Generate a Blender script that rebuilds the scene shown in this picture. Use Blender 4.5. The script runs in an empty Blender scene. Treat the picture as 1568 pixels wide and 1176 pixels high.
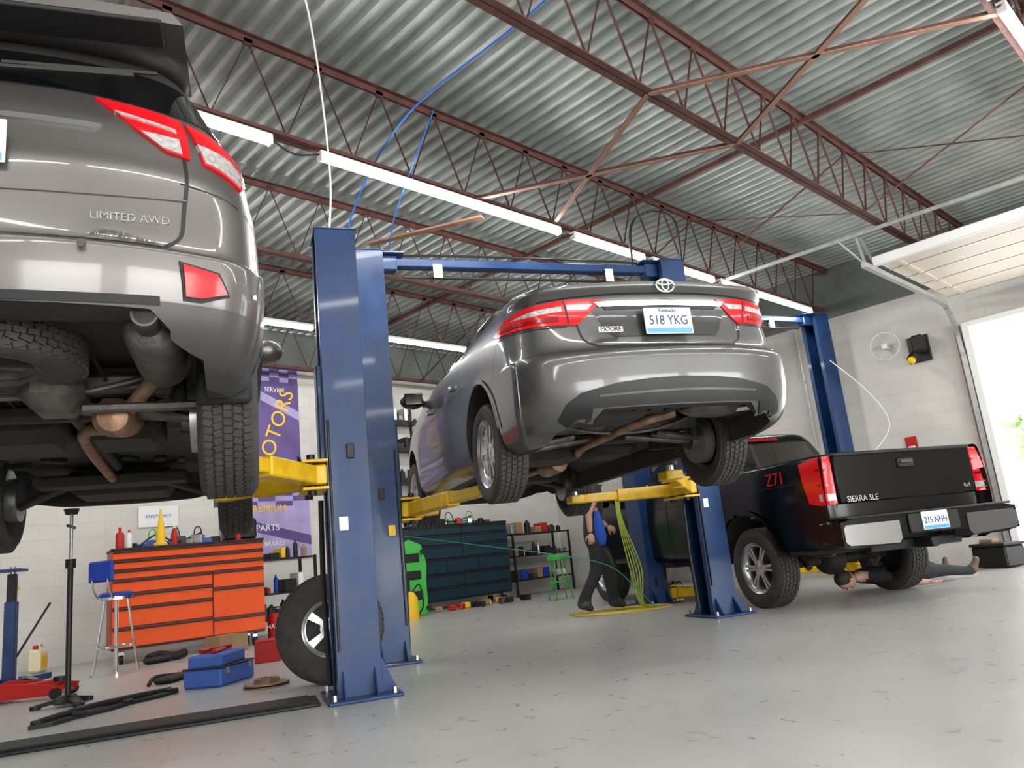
import bpy, bmesh, math, random
from mathutils import Vector, Matrix, Euler
from mathutils.bvhtree import BVHTree
from mathutils.geometry import delaunay_2d_cdt
random.seed(3)
rad=math.radians
# ------------------------------------------------------------------ layout helpers
HX,HY=.7046,.7096           # camera heading in building axes
def P(r,d,z=0): return Vector((HY*r+HX*d,-HX*r+HY*d,z))
BAY=rad(65.2)                # bays are angled to the building
def frame(r,d,z=0,ang=BAY): return Matrix.Translation(P(r,d,z))@Matrix.Rotation(ang,4,'Z')
def wframe(x,y,z=0,ang=0): return Matrix.Translation((x,y,z))@Matrix.Rotation(ang,4,'Z')
# ------------------------------------------------------------------ materials
MATS={}
def mat(name,col,rough=.5,metal=0,coat=0,emis=0,bump=0,bscale=30,var=0,vscale=4,rvar=0,spec=.5,cr=.06):
    if name in MATS: return MATS[name]
    m=bpy.data.materials.new(name); m.use_nodes=True
    nt=m.node_tree; N=nt.nodes; L=nt.links; b=N['Principled BSDF']
    c=(col[0],col[1],col[2],1)
    b.inputs['Base Color'].default_value=c
    b.inputs['Roughness'].default_value=rough
    b.inputs['Metallic'].default_value=metal
    b.inputs['Coat Weight'].default_value=coat
    b.inputs['Coat Roughness'].default_value=cr
    b.inputs['Specular IOR Level'].default_value=spec
    if emis:
        b.inputs['Emission Color'].default_value=c; b.inputs['Emission Strength'].default_value=emis
    if bump or var or rvar:
        tc=N.new('ShaderNodeTexCoord')
    if var or rvar:
        nz=N.new('ShaderNodeTexNoise'); nz.inputs['Scale'].default_value=vscale; nz.inputs['Detail'].default_value=6
        L.new(tc.outputs['Object'],nz.inputs['Vector'])
        if var:
            mx=N.new('ShaderNodeMix'); mx.data_type='RGBA'
            mr=N.new('ShaderNodeMapRange'); mr.inputs[1].default_value=.3; mr.inputs[2].default_value=.7
            L.new(nz.outputs['Fac'],mr.inputs[0]); L.new(mr.outputs[0],mx.inputs[0])
            mx.inputs[6].default_value=tuple(max(0,x*(1-var)) for x in col)+(1,)
            mx.inputs[7].default_value=tuple(min(1,x*(1+var)) for x in col)+(1,)
            L.new(mx.outputs[2],b.inputs['Base Color'])
        if rvar:
            m2=N.new('ShaderNodeMapRange'); m2.inputs[1].default_value=.3; m2.inputs[2].default_value=.7
            m2.inputs[3].default_value=max(0,rough-rvar); m2.inputs[4].default_value=min(1,rough+rvar)
            L.new(nz.outputs['Fac'],m2.inputs[0]); L.new(m2.outputs[0],b.inputs['Roughness'])
    if bump:
        n2=N.new('ShaderNodeTexNoise'); n2.inputs['Scale'].default_value=bscale; n2.inputs['Detail'].default_value=4
        L.new(tc.outputs['Object'],n2.inputs['Vector'])
        bp=N.new('ShaderNodeBump'); bp.inputs['Strength'].default_value=bump; bp.inputs['Distance'].default_value=.01
        L.new(n2.outputs['Fac'],bp.inputs['Height']); L.new(bp.outputs[0],b.inputs['Normal'])
    MATS[name]=m; return m
paint_suv=mat('paint_warm_grey',(.125,.115,.110),.36,.7,.6,var=.04,vscale=3)
paint_sed=mat('paint_grey',(.098,.098,.098),.36,.7,.65,var=.04,vscale=3)
paint_blk=mat('paint_black',(.0022,.0022,.0023),.22,.0,.1,spec=.3)
plastic=mat('black_plastic',(.011,.011,.012),.55,bump=.1,bscale=200,spec=.35)
plastg=mat('grey_plastic',(.045,.044,.043),.45,coat=.15)
under=mat('underbody_black',(.013,.012,.0115),.7,bump=.4,bscale=30,var=.4,vscale=8)
undm=mat('underbody_metal',(.10,.09,.082),.5,.7,bump=.3,bscale=40,var=.45,vscale=10)
rust=mat('rusty_exhaust',(.25,.145,.09),.5,.6,bump=.3,bscale=40,var=.5,vscale=12)
alum=mat('heat_shield',(.11,.105,.098),.5,.8,bump=.4,bscale=60,var=.35,vscale=9)
glass=mat('dark_glass',(.003,.0035,.004),.05,.0,.3,spec=.5)
red=mat('lamp_red',(.50,.005,.009),.2,.0,.35,emis=.14,spec=.3)
dred=mat('lamp_dark_red',(.22,.003,.006),.2,.0,.3)
clear=mat('lamp_clear',(.50,.47,.47),.2,.35,.5,var=.35,vscale=50)
chrome=mat('chrome',(.72,.72,.73),.16,1)
badge=mat('badge_chrome',(.38,.38,.39),.25,1)
alloy=mat('alloy',(.55,.55,.56),.27,.9)
rubber=mat('tyre_rubber',(.034,.033,.032),.75,bump=.2,bscale=120,var=.25,vscale=14)
blue=mat('lift_blue',(.007,.034,.115),.38,.0,.15,bump=.05,bscale=6,var=.3,vscale=4,rvar=.08,spec=.35)
yellow=mat('lift_yellow',(.66,.40,.007),.45,.0,.1,bump=.1,bscale=30,var=.18,vscale=9,spec=.35)
dblk=mat('satin_black',(.009,.009,.010),.45,spec=.35)
steel=mat('steel',(.42,.42,.43),.35,.9,var=.2,vscale=20)
white=mat('white_paint',(.75,.75,.74),.5)
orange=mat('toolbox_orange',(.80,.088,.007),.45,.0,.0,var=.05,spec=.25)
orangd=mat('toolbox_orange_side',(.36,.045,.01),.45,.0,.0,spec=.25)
teal=mat('toolbox_teal',(.0025,.024,.038),.42,.0,.1,spec=.35)
redp=mat('red_plastic',(.42,.012,.010),.4,coat=.1,spec=.3)
yelp=mat('yellow_plastic',(.80,.50,.02),.45,spec=.3)
blup=mat('blue_plastic',(.010,.04,.32),.45,spec=.3)
bluc=mat('blue_case',(.055,.12,.42),.5,spec=.3)
grn=mat('green_plastic',(.05,.42,.05),.45,spec=.3)
limeg=mat('lime_hose',(.36,.42,.04),.5)
purple=mat('banner_purple',(.085,.045,.20),.5,var=.25,vscale=3)
lav=mat('banner_lavender',(.34,.28,.52),.5,var=.15,vscale=5)
card=mat('cardboard',(.30,.19,.10),.8,var=.15)
primer=mat('joist_red_primer',(.088,.031,.024),.65,bump=.2,bscale=60,var=.35,vscale=7)
wood=mat('wood_strip',(.26,.14,.09),.6,var=.2)
galv=mat('galvanised',(.50,.51,.50),.4,.6,var=.15,vscale=12)
doorm=mat('door_panel',(.60,.54,.45),.5,var=.05)
skin=mat('skin',(.48,.28,.20),.5,var=.08,vscale=12)
skint=mat('skin_tattoo',(.40,.24,.18),.5,var=.45,vscale=22)
hair=mat('hair',(.03,.018,.012),.7,bump=.5,bscale=90)
shirt=mat('shirt_black',(.018,.018,.021),.85,bump=.5,bscale=18,var=.2,vscale=9)
pants=mat('pants_black',(.014,.014,.018),.85,bump=.5,bscale=14,var=.2)
bluecloth=mat('blue_cloth',(.01,.08,.45),.8,bump=.5,bscale=20)
shoe=mat('shoe',(.018,.018,.018),.5)
platew=mat('plate_white',(.62,.68,.74),.4)
platet=mat('plate_text',(.02,.03,.14),.4)
plateb=mat('plate_blue',(.08,.30,.58),.4)
leaf=mat('leaf',(.20,.32,.14),.8,var=.4,vscale=3)
bark=mat('bark',(.12,.08,.05),.9)
def emit(name,col,s):
    m=bpy.data.materials.new(name); m.use_nodes=True; N=m.node_tree.nodes; N.clear()
    e=N.new('ShaderNodeEmission'); e.inputs[0].default_value=(*col,1); e.inputs[1].default_value=s
    o=N.new('ShaderNodeOutputMaterial'); m.node_tree.links.new(e.outputs[0],o.inputs[0]); return m
tube_e=emit('light_tube',(1,.985,.95),46)
# ------------------------------------------------------------------ mesh builder
def catmull(pts,sub=6,closed=False):
    pts=[Vector(p) for p in pts]; n=len(pts)
    if n<3: return pts
    out=[]; rng=n if closed else n-1
    for i in range(rng):
        if closed: p0,p1,p2,p3=pts[i-1],pts[i],pts[(i+1)%n],pts[(i+2)%n]
        else: p0,p1,p2,p3=pts[max(0,i-1)],pts[i],pts[i+1],pts[min(n-1,i+2)]
        for k in range(sub):
            t=k/sub
            out.append(.5*((2*p1)+(p2-p0)*t+(2*p0-5*p1+4*p2-p3)*t*t+(3*p1-p0-3*p2+p3)*t**3))
    if not closed: out.append(pts[-1])
    return out
class MB:
    def __init__(s): s.v=[];s.f=[];s.m=[];s.mats=[];s.M=Matrix.Identity(4)
    def mi(s,m):
        if m not in s.mats: s.mats.append(m)
        return s.mats.index(m)
    def add(s,vs,fs,m,T=None):
        o=len(s.v); MM=s.M@T if T is not None else s.M
        s.v+= [MM@Vector(v) for v in vs]
        if isinstance(m,list):
            s.m+=[s.mi(x) for x in m]
        else: s.m+=[s.mi(m)]*len(fs)
        s.f+=[tuple(i+o for i in f) for f in fs]
    def box(s,c,size,m,ch=0,rot=None):
        hx,hy,hz=size[0]/2,size[1]/2,size[2]/2
        T=Matrix.Translation(c)
        if rot is not None: T=T@Euler(rot).to_matrix().to_4x4()
        if ch<=0:
            vs=[(x,y,z) for x in(-hx,hx) for y in(-hy,hy) for z in(-hz,hz)]
            fs=[(0,1,3,2),(4,6,7,5),(0,4,5,1),(2,3,7,6),(0,2,6,4),(1,5,7,3)]
            s.add(vs,fs,m,T); return
        ch=min(ch,hx*.95,hy*.95,hz*.95); h=(hx,hy,hz); vs=[];ix={}
        for sx in(-1,1):
            for sy in(-1,1):
                for sz in(-1,1):
                    sg=(sx,sy,sz)
                    for k in range(3):
                        p=[sg[j]*(h[j]-(0 if j==k else ch)) for j in range(3)]
                        ix[(sg,k)]=len(vs); vs.append(tuple(p))
        fs=[]
        for k in range(3):
            a,b=[j for j in range(3) if j!=k]
            for sk in(-1,1):
                q=[]
                for sa,sb in((-1,-1),(1,-1),(1,1),(-1,1)):
                    sg=[0,0,0]; sg[k]=sk; sg[a]=sa; sg[b]=sb; q.append(ix[(tuple(sg),k)])
                fs.append(tuple(q))
            for sa in(-1,1):
                for sb in(-1,1):
                    q=[]
                    for sk,kk in((-1,a),(1,a),(1,b),(-1,b)):
                        sg=[0,0,0]; sg[k]=sk; sg[a]=sa; sg[b]=sb; q.append(ix[(tuple(sg),kk)])
                    fs.append(tuple(q))
        for sx in(-1,1):
            for sy in(-1,1):
                for sz in(-1,1): fs.append(tuple(ix[((sx,sy,sz),k)] for k in range(3)))
        s.add(vs,fs,m,T)
    def beam(s,p1,p2,w,h,m,ch=0,up=(0,0,1)):
        p1=Vector(p1);p2=Vector(p2);d=p2-p1;L=d.length;x=d.normalized()
        y=Vector(up).cross(x)
        if y.length<1e-4: y=Vector((0,1,0)).cross(x)
        y.normalize(); z=x.cross(y)
        R=Matrix((x,y,z)).transposed().to_4x4()
        old=s.M; s.M=s.M@Matrix.Translation((p1+p2)/2)@R
        s.box((0,0,0),(L,w,h),m,ch); s.M=old
    def cyl(s,p1,p2,r,m,n=16,r2=None):
        s.tube([p1,p2],[r,r if r2 is None else r2],m,n)
    def tube(s,pts,r,m,n=8,closed=False,smooth=0):
        if smooth: pts=catmull(pts,smooth,closed)
        pts=[Vector(p) for p in pts]; k=len(pts)
        rr=r if isinstance(r,(list,tuple)) else [r]*k
        if len(rr)!=k:
            rr=[rr[min(len(rr)-1,int(i*(len(rr)-1)/(k-1)))]*(1-((i*(len(rr)-1)/(k-1))%1))+rr[min(len(rr)-1,int(i*(len(rr)-1)/(k-1))+1)]*((i*(len(rr)-1)/(k-1))%1) for i in range(k)]
        t0=(pts[1]-pts[0]).normalized(); a=Vector((0,0,1)) if abs(t0.z)<.9 else Vector((1,0,0))
        u=t0.cross(a).normalized(); vs=[];fs=[]
        for i in range(k):
            if closed: t=(pts[(i+1)%k]-pts[i-1]).normalized()
            else: t=(pts[min(k-1,i+1)]-pts[max(0,i-1)]).normalized()
            u=(u-t*u.dot(t)); u.normalize(); w=t.cross(u)
            for j in range(n):
                q=2*math.pi*j/n; vs.append(pts[i]+(u*math.cos(q)+w*math.sin(q))*rr[i])
        rng=k if closed else k-1
        for i in range(rng):
            for j in range(n):
                a0=i*n+j;b0=i*n+(j+1)%n;c0=((i+1)%k)*n+(j+1)%n;d0=((i+1)%k)*n+j
                fs.append((a0,b0,c0,d0))
        if not closed:
            fs.append(tuple(range(n))); fs.append(tuple((k-1)*n+j for j in range(n)))
        s.add(vs,fs,m)
    def lathe(s,prof,m,T=None,n=32,closed=False):
        vs=[];fs=[];k=len(prof)
        for i in range(n):
            q=2*math.pi*i/n
            for r,h in prof: vs.append((r*math.cos(q),r*math.sin(q),h))
        for i in range(n):
            for j in range(k if closed else k-1):
                a=i*k+j;b=i*k+(j+1)%k;c=((i+1)%n)*k+(j+1)%k;d=((i+1)%n)*k+j
                fs.append((a,d,c,b))
        if isinstance(m,list): mm=[m[j] for i in range(n) for j in range(k if closed else k-1)]
        else: mm=m
        s.add(vs,fs,mm,T)
    def prism(s,poly,o,u,v,w,m):
        o=Vector(o);u=Vector(u);v=Vector(v);w=Vector(w);n=len(poly)
        vs=[o+u*a+v*b for a,b in poly]+[o+u*a+v*b+w for a,b in poly]
        fs=[tuple(range(n)),tuple(range(2*n-1,n-1,-1))]+[(i,(i+1)%n,n+(i+1)%n,n+i) for i in range(n)]
        s.add(vs,fs,m)
    def ball(s,c,r,m,n=16,k=10):
        if not isinstance(r,(list,tuple)): r=(r,r,r)
        prof=[(math.sin(math.pi*i/k),-math.cos(math.pi*i/k)) for i in range(k+1)]
        prof[0]=(1e-4,-1);prof[-1]=(1e-4,1)
        s.lathe(prof,m,Matrix.Translation(c)@Matrix.Diagonal((*r,1)),n)
    def text(s,st,size,T,m,ext=.002,align='CENTER'):
        cu=bpy.data.curves.new('t','FONT'); cu.body=st; cu.size=size; cu.extrude=ext; cu.align_x=align; cu.align_y='CENTER'; cu.resolution_u=3
        ob=bpy.data.objects.new('t',cu); bpy.context.collection.objects.link(ob)
        bpy.context.view_layer.update()
        me=bpy.data.meshes.new_from_object(ob.evaluated_get(bpy.context.evaluated_depsgraph_get()))
        s.add([v.co.copy() for v in me.vertices],[tuple(p.vertices) for p in me.polygons],m,T)
        bpy.data.objects.remove(ob); bpy.data.meshes.remove(me)
    def done(s,name,M=None,sharp=35,recalc=True):
        me=bpy.data.meshes.new(name); me.from_pydata([tuple(v) for v in s.v],[],s.f)
        for m in s.mats: me.materials.append(m)
        me.polygons.foreach_set('material_index',s.m)
        if recalc:
            bm=bmesh.new(); bm.from_mesh(me); bmesh.ops.recalc_face_normals(bm,faces=bm.faces); bm.to_mesh(me); bm.free()
        me.polygons.foreach_set('use_smooth',[True]*len(me.polygons))
        me.set_sharp_from_angle(angle=rad(sharp)); me.update()
        ob=bpy.data.objects.new(name,me); bpy.context.collection.objects.link(ob)
        if M is not None: ob.matrix_world=M
        return ob
# ------------------------------------------------------------------ ROOM
XW,YW=12.5,11.6; XL,YF=-6.0,-6.5; ZD=4.9
def floor_mat():
    m=bpy.data.materials.new('polished_concrete'); m.use_nodes=True; nt=m.node_tree;N=nt.nodes;L=nt.links;b=N['Principled BSDF']
    tc=N.new('ShaderNodeTexCoord')
    def nz(sc,det=6,dist=0):
        n=N.new('ShaderNodeTexNoise'); n.inputs['Scale'].default_value=sc;n.inputs['Detail'].default_value=det;n.inputs['Distortion'].default_value=dist
        L.new(tc.outputs['Object'],n.inputs['Vector']); return n
    a=nz(.9,10,.6); c=nz(6,10,1.5)
    r=N.new('ShaderNodeValToRGB'); r.color_ramp.elements[0].position=.3;r.color_ramp.elements[0].color=(.385,.385,.37,1)
    r.color_ramp.elements[1].position=.7;r.color_ramp.elements[1].color=(.485,.485,.47,1)
    mx=N.new('ShaderNodeMath');mx.operation='MULTIPLY_ADD';mx.inputs[1].default_value=.5
    L.new(a.outputs['Fac'],mx.inputs[0])
    m2=N.new('ShaderNodeMath');m2.operation='MULTIPLY';m2.inputs[1].default_value=.5
    L.new(c.outputs['Fac'],m2.inputs[0]);L.new(m2.outputs[0],mx.inputs[2]);L.new(mx.outputs[0],r.inputs[0]);L.new(r.outputs[0],b.inputs['Base Color'])
    mr=N.new('ShaderNodeMapRange');mr.inputs[1].default_value=.3;mr.inputs[2].default_value=.7;mr.inputs[3].default_value=.27;mr.inputs[4].default_value=.34
    L.new(c.outputs['Fac'],mr.inputs[0]);L.new(mr.outputs[0],b.inputs['Roughness'])
    return m
def block_mat(axis):
    m=bpy.data.materials.new('painted_block_'+axis); m.use_nodes=True; nt=m.node_tree;N=nt.nodes;L=nt.links;b=N['Principled BSDF']
    tc=N.new('ShaderNodeTexCoord'); sp=N.new('ShaderNodeSeparateXYZ'); cb=N.new('ShaderNodeCombineXYZ')
    L.new(tc.outputs['Object'],sp.inputs[0]); L.new(sp.outputs[axis],cb.inputs[0]); L.new(sp.outputs['Z'],cb.inputs[1])
    br=N.new('ShaderNodeTexBrick'); br.inputs['Scale'].default_value=1; br.inputs['Brick Width'].default_value=.4; br.inputs['Row Height'].default_value=.2
    br.inputs['Mortar Size'].default_value=.005; br.inputs['Color1'].default_value=(.62,.60,.565,1);br.inputs['Color2'].default_value=(.60,.58,.545,1);br.inputs['Mortar'].default_value=(.55,.53,.50,1)
    L.new(cb.outputs[0],br.inputs['Vector'])
    nz=N.new('ShaderNodeTexNoise');nz.inputs['Scale'].default_value=1.2;nz.inputs['Detail'].default_value=6;L.new(tc.outputs['Object'],nz.inputs['Vector'])
    mx=N.new('ShaderNodeMix');mx.data_type='RGBA';mx.blend_type='MULTIPLY';mx.inputs[0].default_value=.5
    L.new(br.outputs['Color'],mx.inputs[6]); cr=N.new('ShaderNodeValToRGB');cr.color_ramp.elements[0].color=(.6,.6,.6,1);cr.color_ramp.elements[0].position=.3;cr.color_ramp.elements[1].position=.65
    L.new(nz.outputs['Fac'],cr.inputs[0]);L.new(cr.outputs[0],mx.inputs[7]);L.new(mx.outputs[2],b.inputs['Base Color'])
    bp=N.new('ShaderNodeBump');bp.inputs['Strength'].default_value=.25;bp.inputs['Distance'].default_value=.01;bp.invert=True
    L.new(br.outputs['Fac'],bp.inputs['Height']);L.new(bp.outputs[0],b.inputs['Normal'])
    b.inputs['Roughness'].default_value=.55
    return m
deckm=mat('roof_deck_steel',(.345,.365,.352),.42,.3,bump=.1,bscale=12,var=.2,vscale=2.5)
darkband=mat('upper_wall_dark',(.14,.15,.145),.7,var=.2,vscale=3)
bX,bY=block_mat('X'),block_mat('Y')
mb=MB(); mb.box(((XW+XL)/2,(YW+YF)/2,-.1),(XW-XL+.6,YW-YF+.6,.2),floor_mat()); mb.done('floor')
# walls
T=.25
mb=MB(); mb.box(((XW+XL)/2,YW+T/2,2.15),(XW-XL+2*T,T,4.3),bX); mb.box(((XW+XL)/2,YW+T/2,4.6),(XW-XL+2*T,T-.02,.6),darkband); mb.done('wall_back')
DY1,DY0,DH=3.1,-1.7,3.4      # visible garage opening
mb=MB()
mb.box((XW+T/2,(YW+DY1)/2,2.03),(T,YW-DY1,4.06),bY)
mb.box((XW+T/2,(DY0+DY1)/2,(DH+4.06)/2),(T,DY1-DY0,4.06-DH),bY)
mb.box((XW+T/2,(DY0+YF)/2,2.03),(T,DY0-YF,4.06),bY)
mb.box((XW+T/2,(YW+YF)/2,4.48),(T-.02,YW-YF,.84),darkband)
mb.done('wall_right')
mb=MB(); mb.box((XL-T/2,(YW+YF)/2,2.45),(T,YW-YF,4.9),bY); mb.done('wall_left')
mb=MB()
ops=[(-4.6,-1.0),(.2,3.8),(5.0,8.6)]
xs=[XL]+[v for o in ops for v in o]+[XW]
for i in range(0,len(xs),2): mb.box(((xs[i]+xs[i+1])/2,YF-T/2,1.7),(xs[i+1]-xs[i],T,3.4),bX)
mb.box(((XW+XL)/2,YF-T/2,4.15),(XW-XL,T,1.5),bX)
mb.done('wall_front')
# corrugated ceiling
mb=MB(); pitch=.16; dep=.06; x=XL-.1; prof=[]
while x<XW+.2:
    prof+=[(x,0),(x+.045,0),(x+.062,dep),(x+.143,dep)]; x+=pitch
vs=[];fs=[]
for (px,pz) in prof: vs+=[(px,YF-.2,ZD+pz),(px,YW+.2,ZD+pz)]
for i in range(len(prof)-1): fs.append((2*i,2*i+2,2*i+3,2*i+1))
mb.add(vs,fs,deckm)
mb.box(((XW+XL)/2,(YW+YF)/2,ZD+.15),(XW-XL+.8,YW-YF+.8,.1),darkband)
mb.done('ceiling',recalc=False)
# joists
JB,JT=4.08,4.87
JY=[-5.35,-3.3,-1.25,.8,2.85,4.9,6.95,9.0,11.05]
for y in JY:
    mb=MB()
    for dy in(-.03,.03):
        mb.box(((XW+XL)/2,y+dy,JT-.003),(XW-XL,.05,.006),primer)
        mb.box(((XW+XL)/2,y+dy*.4,JT-.03),(XW-XL,.006,.06),primer)
        mb.box(((XW+XL)/2,y+dy,JB+.003),(XW-XL-.8,.05,.006),primer)
        mb.box(((XW+XL)/2,y+dy*.4,JB+.028),(XW-XL-.8,.006,.056),primer)
    x=XL+.3; up=True; p=.3
    pts=[(XL+.05,y,JT-.04)]
    while x<XW-.3:
        pts.append((x,y,JB+.03 if up else JT-.03)); up=not up; x+=p
    pts.append((XW-.05,y,JT-.04))
    mb.tube(pts,.011,primer,6)
    for i in range(2,len(pts)-2,2):
        mb.box((pts[i][0],y,JT-.05),(.07,.03,.05),primer)
    mb.done('ceiling_bar_joist')
mb=MB()
for a,b in (((4.6,2.85),(5.9,.8)),((5.9,2.85),(4.6,.8)),((4.6,2.85),(5.7,4.9)),((5.9,2.85),(4.6,4.9))):
    mb.beam((a[0],a[1],JB-.005),(b[0],b[1],JB-.005),.045,.006,wood); mb.beam((a[0],a[1],JB+.015),(b[0],b[1],JB+.015),.005,.04,primer)
for k in range(len(JY)-1):
    for X in (-2.2,1.4,8.6):
        y0,y1=JY[k],JY[k+1]
        mb.beam((X,y0,JB+.02),(X+.05,y1,JT-.03),.03,.006,primer)
        mb.beam((X,y1,JB+.02),(X-.05,y0,JT-.03),.03,.006,primer)
mb.box((7.4,6.0,JT-.05),(.05,10.5,.05),primer)
mb.beam((4.3,6.2,JB-.02),(4.9,5.1,JB-.02),.08,.02,wood)
mb.done('ceiling_joist_bridging')
# LED strip lights
def strip(y,segs,z=4.0):
    mb=MB()
    for a,b in segs:
        mb.box(((a+b)/2,y,z+.035),(b-a,.07,.035),white,.006)
        mb.tube([(a+.02,y,z),(b-.02,y,z)],.032,tube_e,10)
        mb.box((a+.01,y,z),(.02,.07,.066),white,.005); mb.box((b-.01,y,z),(.02,.07,.066),white,.005)
    for i in range(len(segs)-1):
        b=segs[i][1];c=segs[i+1][0]
        mb.tube([(b,y,z+.02),((b+c)/2,y+.02,z-.03),(c,y,z+.02)],.008,dblk,6,smooth=4)
    mb.done('ceiling_strip_light')
strip(4.86,[(-5,-2.6),(-2.4,.0),(.15,2.55),(2.95,5.75),(5.95,7.2),(7.35,8.7),(8.85,11.5)])
strip(8.78,[(-2.6,-.1),(.1,2.5),(2.7,5.1),(5.2,7.8),(8.3,10.8)])
strip(.76,[(-5,-2.6),(-2.4,.0),(.2,2.6),(2.9,5.5),(5.7,8.2),(8.4,10.8)])
strip(-3.3,[(-5,-2.6),(-2.4,.0),(.2,2.6),(2.9,5.5),(5.7,8.2),(8.4,10.8)])
# garage door (open, overhead) with tracks
mb=MB()
zt=3.74; x0=9.35
for i in range(5):
    xa=x0+i*.54
    mb.box((xa+.27,(DY0+DY1)/2,zt+.04),(.53,DY1-DY0,.045),doorm,.008)
    mb.box((xa+.53,(DY0+DY1)/2,zt+.014),(.02,DY1-DY0,.008),galv)
    for j in range(2):
        mb.box((xa+.27,DY0+.2+j*(DY1-DY0-.4),zt+.01),(.5,.05,.02),doorm)
mb.box((x0,(DY0+DY1)/2,zt+.01),(.06,DY1-DY0,.12),white,.01)
for yy in(DY0-.06,DY1+.06):
    pts=[(9.2,yy,zt-.03),(11.7,yy,zt-.06),(12.1,yy,zt-.15),(12.33,yy,zt-.45),(12.38,yy,zt-.8)]
    pp=catmull(pts,6)
    for i in range(len(pp)-1): mb.beam(pp[i],pp[i+1],.06,.06,galv)
    mb.box((12.40,yy,1.55),(.06,.07,3.0),galv)
mb.done('door_1')
mb=MB()
mb.beam((8.95,4.9,JB-.04),(9.15,1.2,JB-.04),.004,.04,galv); mb.beam((8.95,4.9,JB-.02),(9.15,1.2,JB-.02),.04,.004,galv)
mb.beam((9.1,DY1+.05,JB-.03),(9.25,DY1+.06,zt+.01),.035,.004,galv); mb.beam((9.1,DY1+.25,JB-.03),(9.25,DY1+.08,zt+.01),.035,.004,galv)
mb.beam((9.15,DY1+.02,JB-.05),(9.6,DY1+.06,zt+.01),.035,.004,galv)
mb.done('ceiling_door_track_hanger')
mb=MB()
mb.box((XW-.02,DY1-.05,DH/2),(.34,.1,DH),white,.01); mb.box((XW-.02,DY0+.05,DH/2),(.34,.1,DH),white,.01); mb.box((XW-.02,(DY0+DY1)/2,DH-.04),(.34,DY1-DY0-.2,.08),white,.01)
mb.box((XW-.04,DY1+.10,DH/2),(.06,.06,DH),wood)
mb.done('trim_1')
# exterior
mb=MB(); mb.box((42,0,-.17),(58,110,.1),mat('exterior_paving',(.62,.61,.58),.8,var=.1,vscale=.3)); mb.done('ground_outside')
mb=MB(); mb.box((0,-30,-.17),(26,46,.1),mat('exterior_paving',(.6,.6,.6))); mb.done('ground_outside')
def tree(x,y,h,r):
    mb=MB(); mb.tube([(0,0,-.12),(.1,0,h*.3),(0,.1,h*.55)],[.22,.16,.08],bark,10,smooth=4)
    for i in range(60):
        a=random.uniform(0,6.28);q=random.uniform(0,r*.8);zz=random.uniform(h*.35,h)
        mb.ball((q*math.cos(a),q*math.sin(a),zz),(random.uniform(.5,1)*r*.3,random.uniform(.5,1)*r*.3,random.uniform(.4,.8)*r*.28),leaf,8,6)
    mb.done('tree',wframe(x,y))
tree(44,8.6,5.0,2.2); tree(50,4.5,4.5,2.0); tree(52,-12,6,3)

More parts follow.
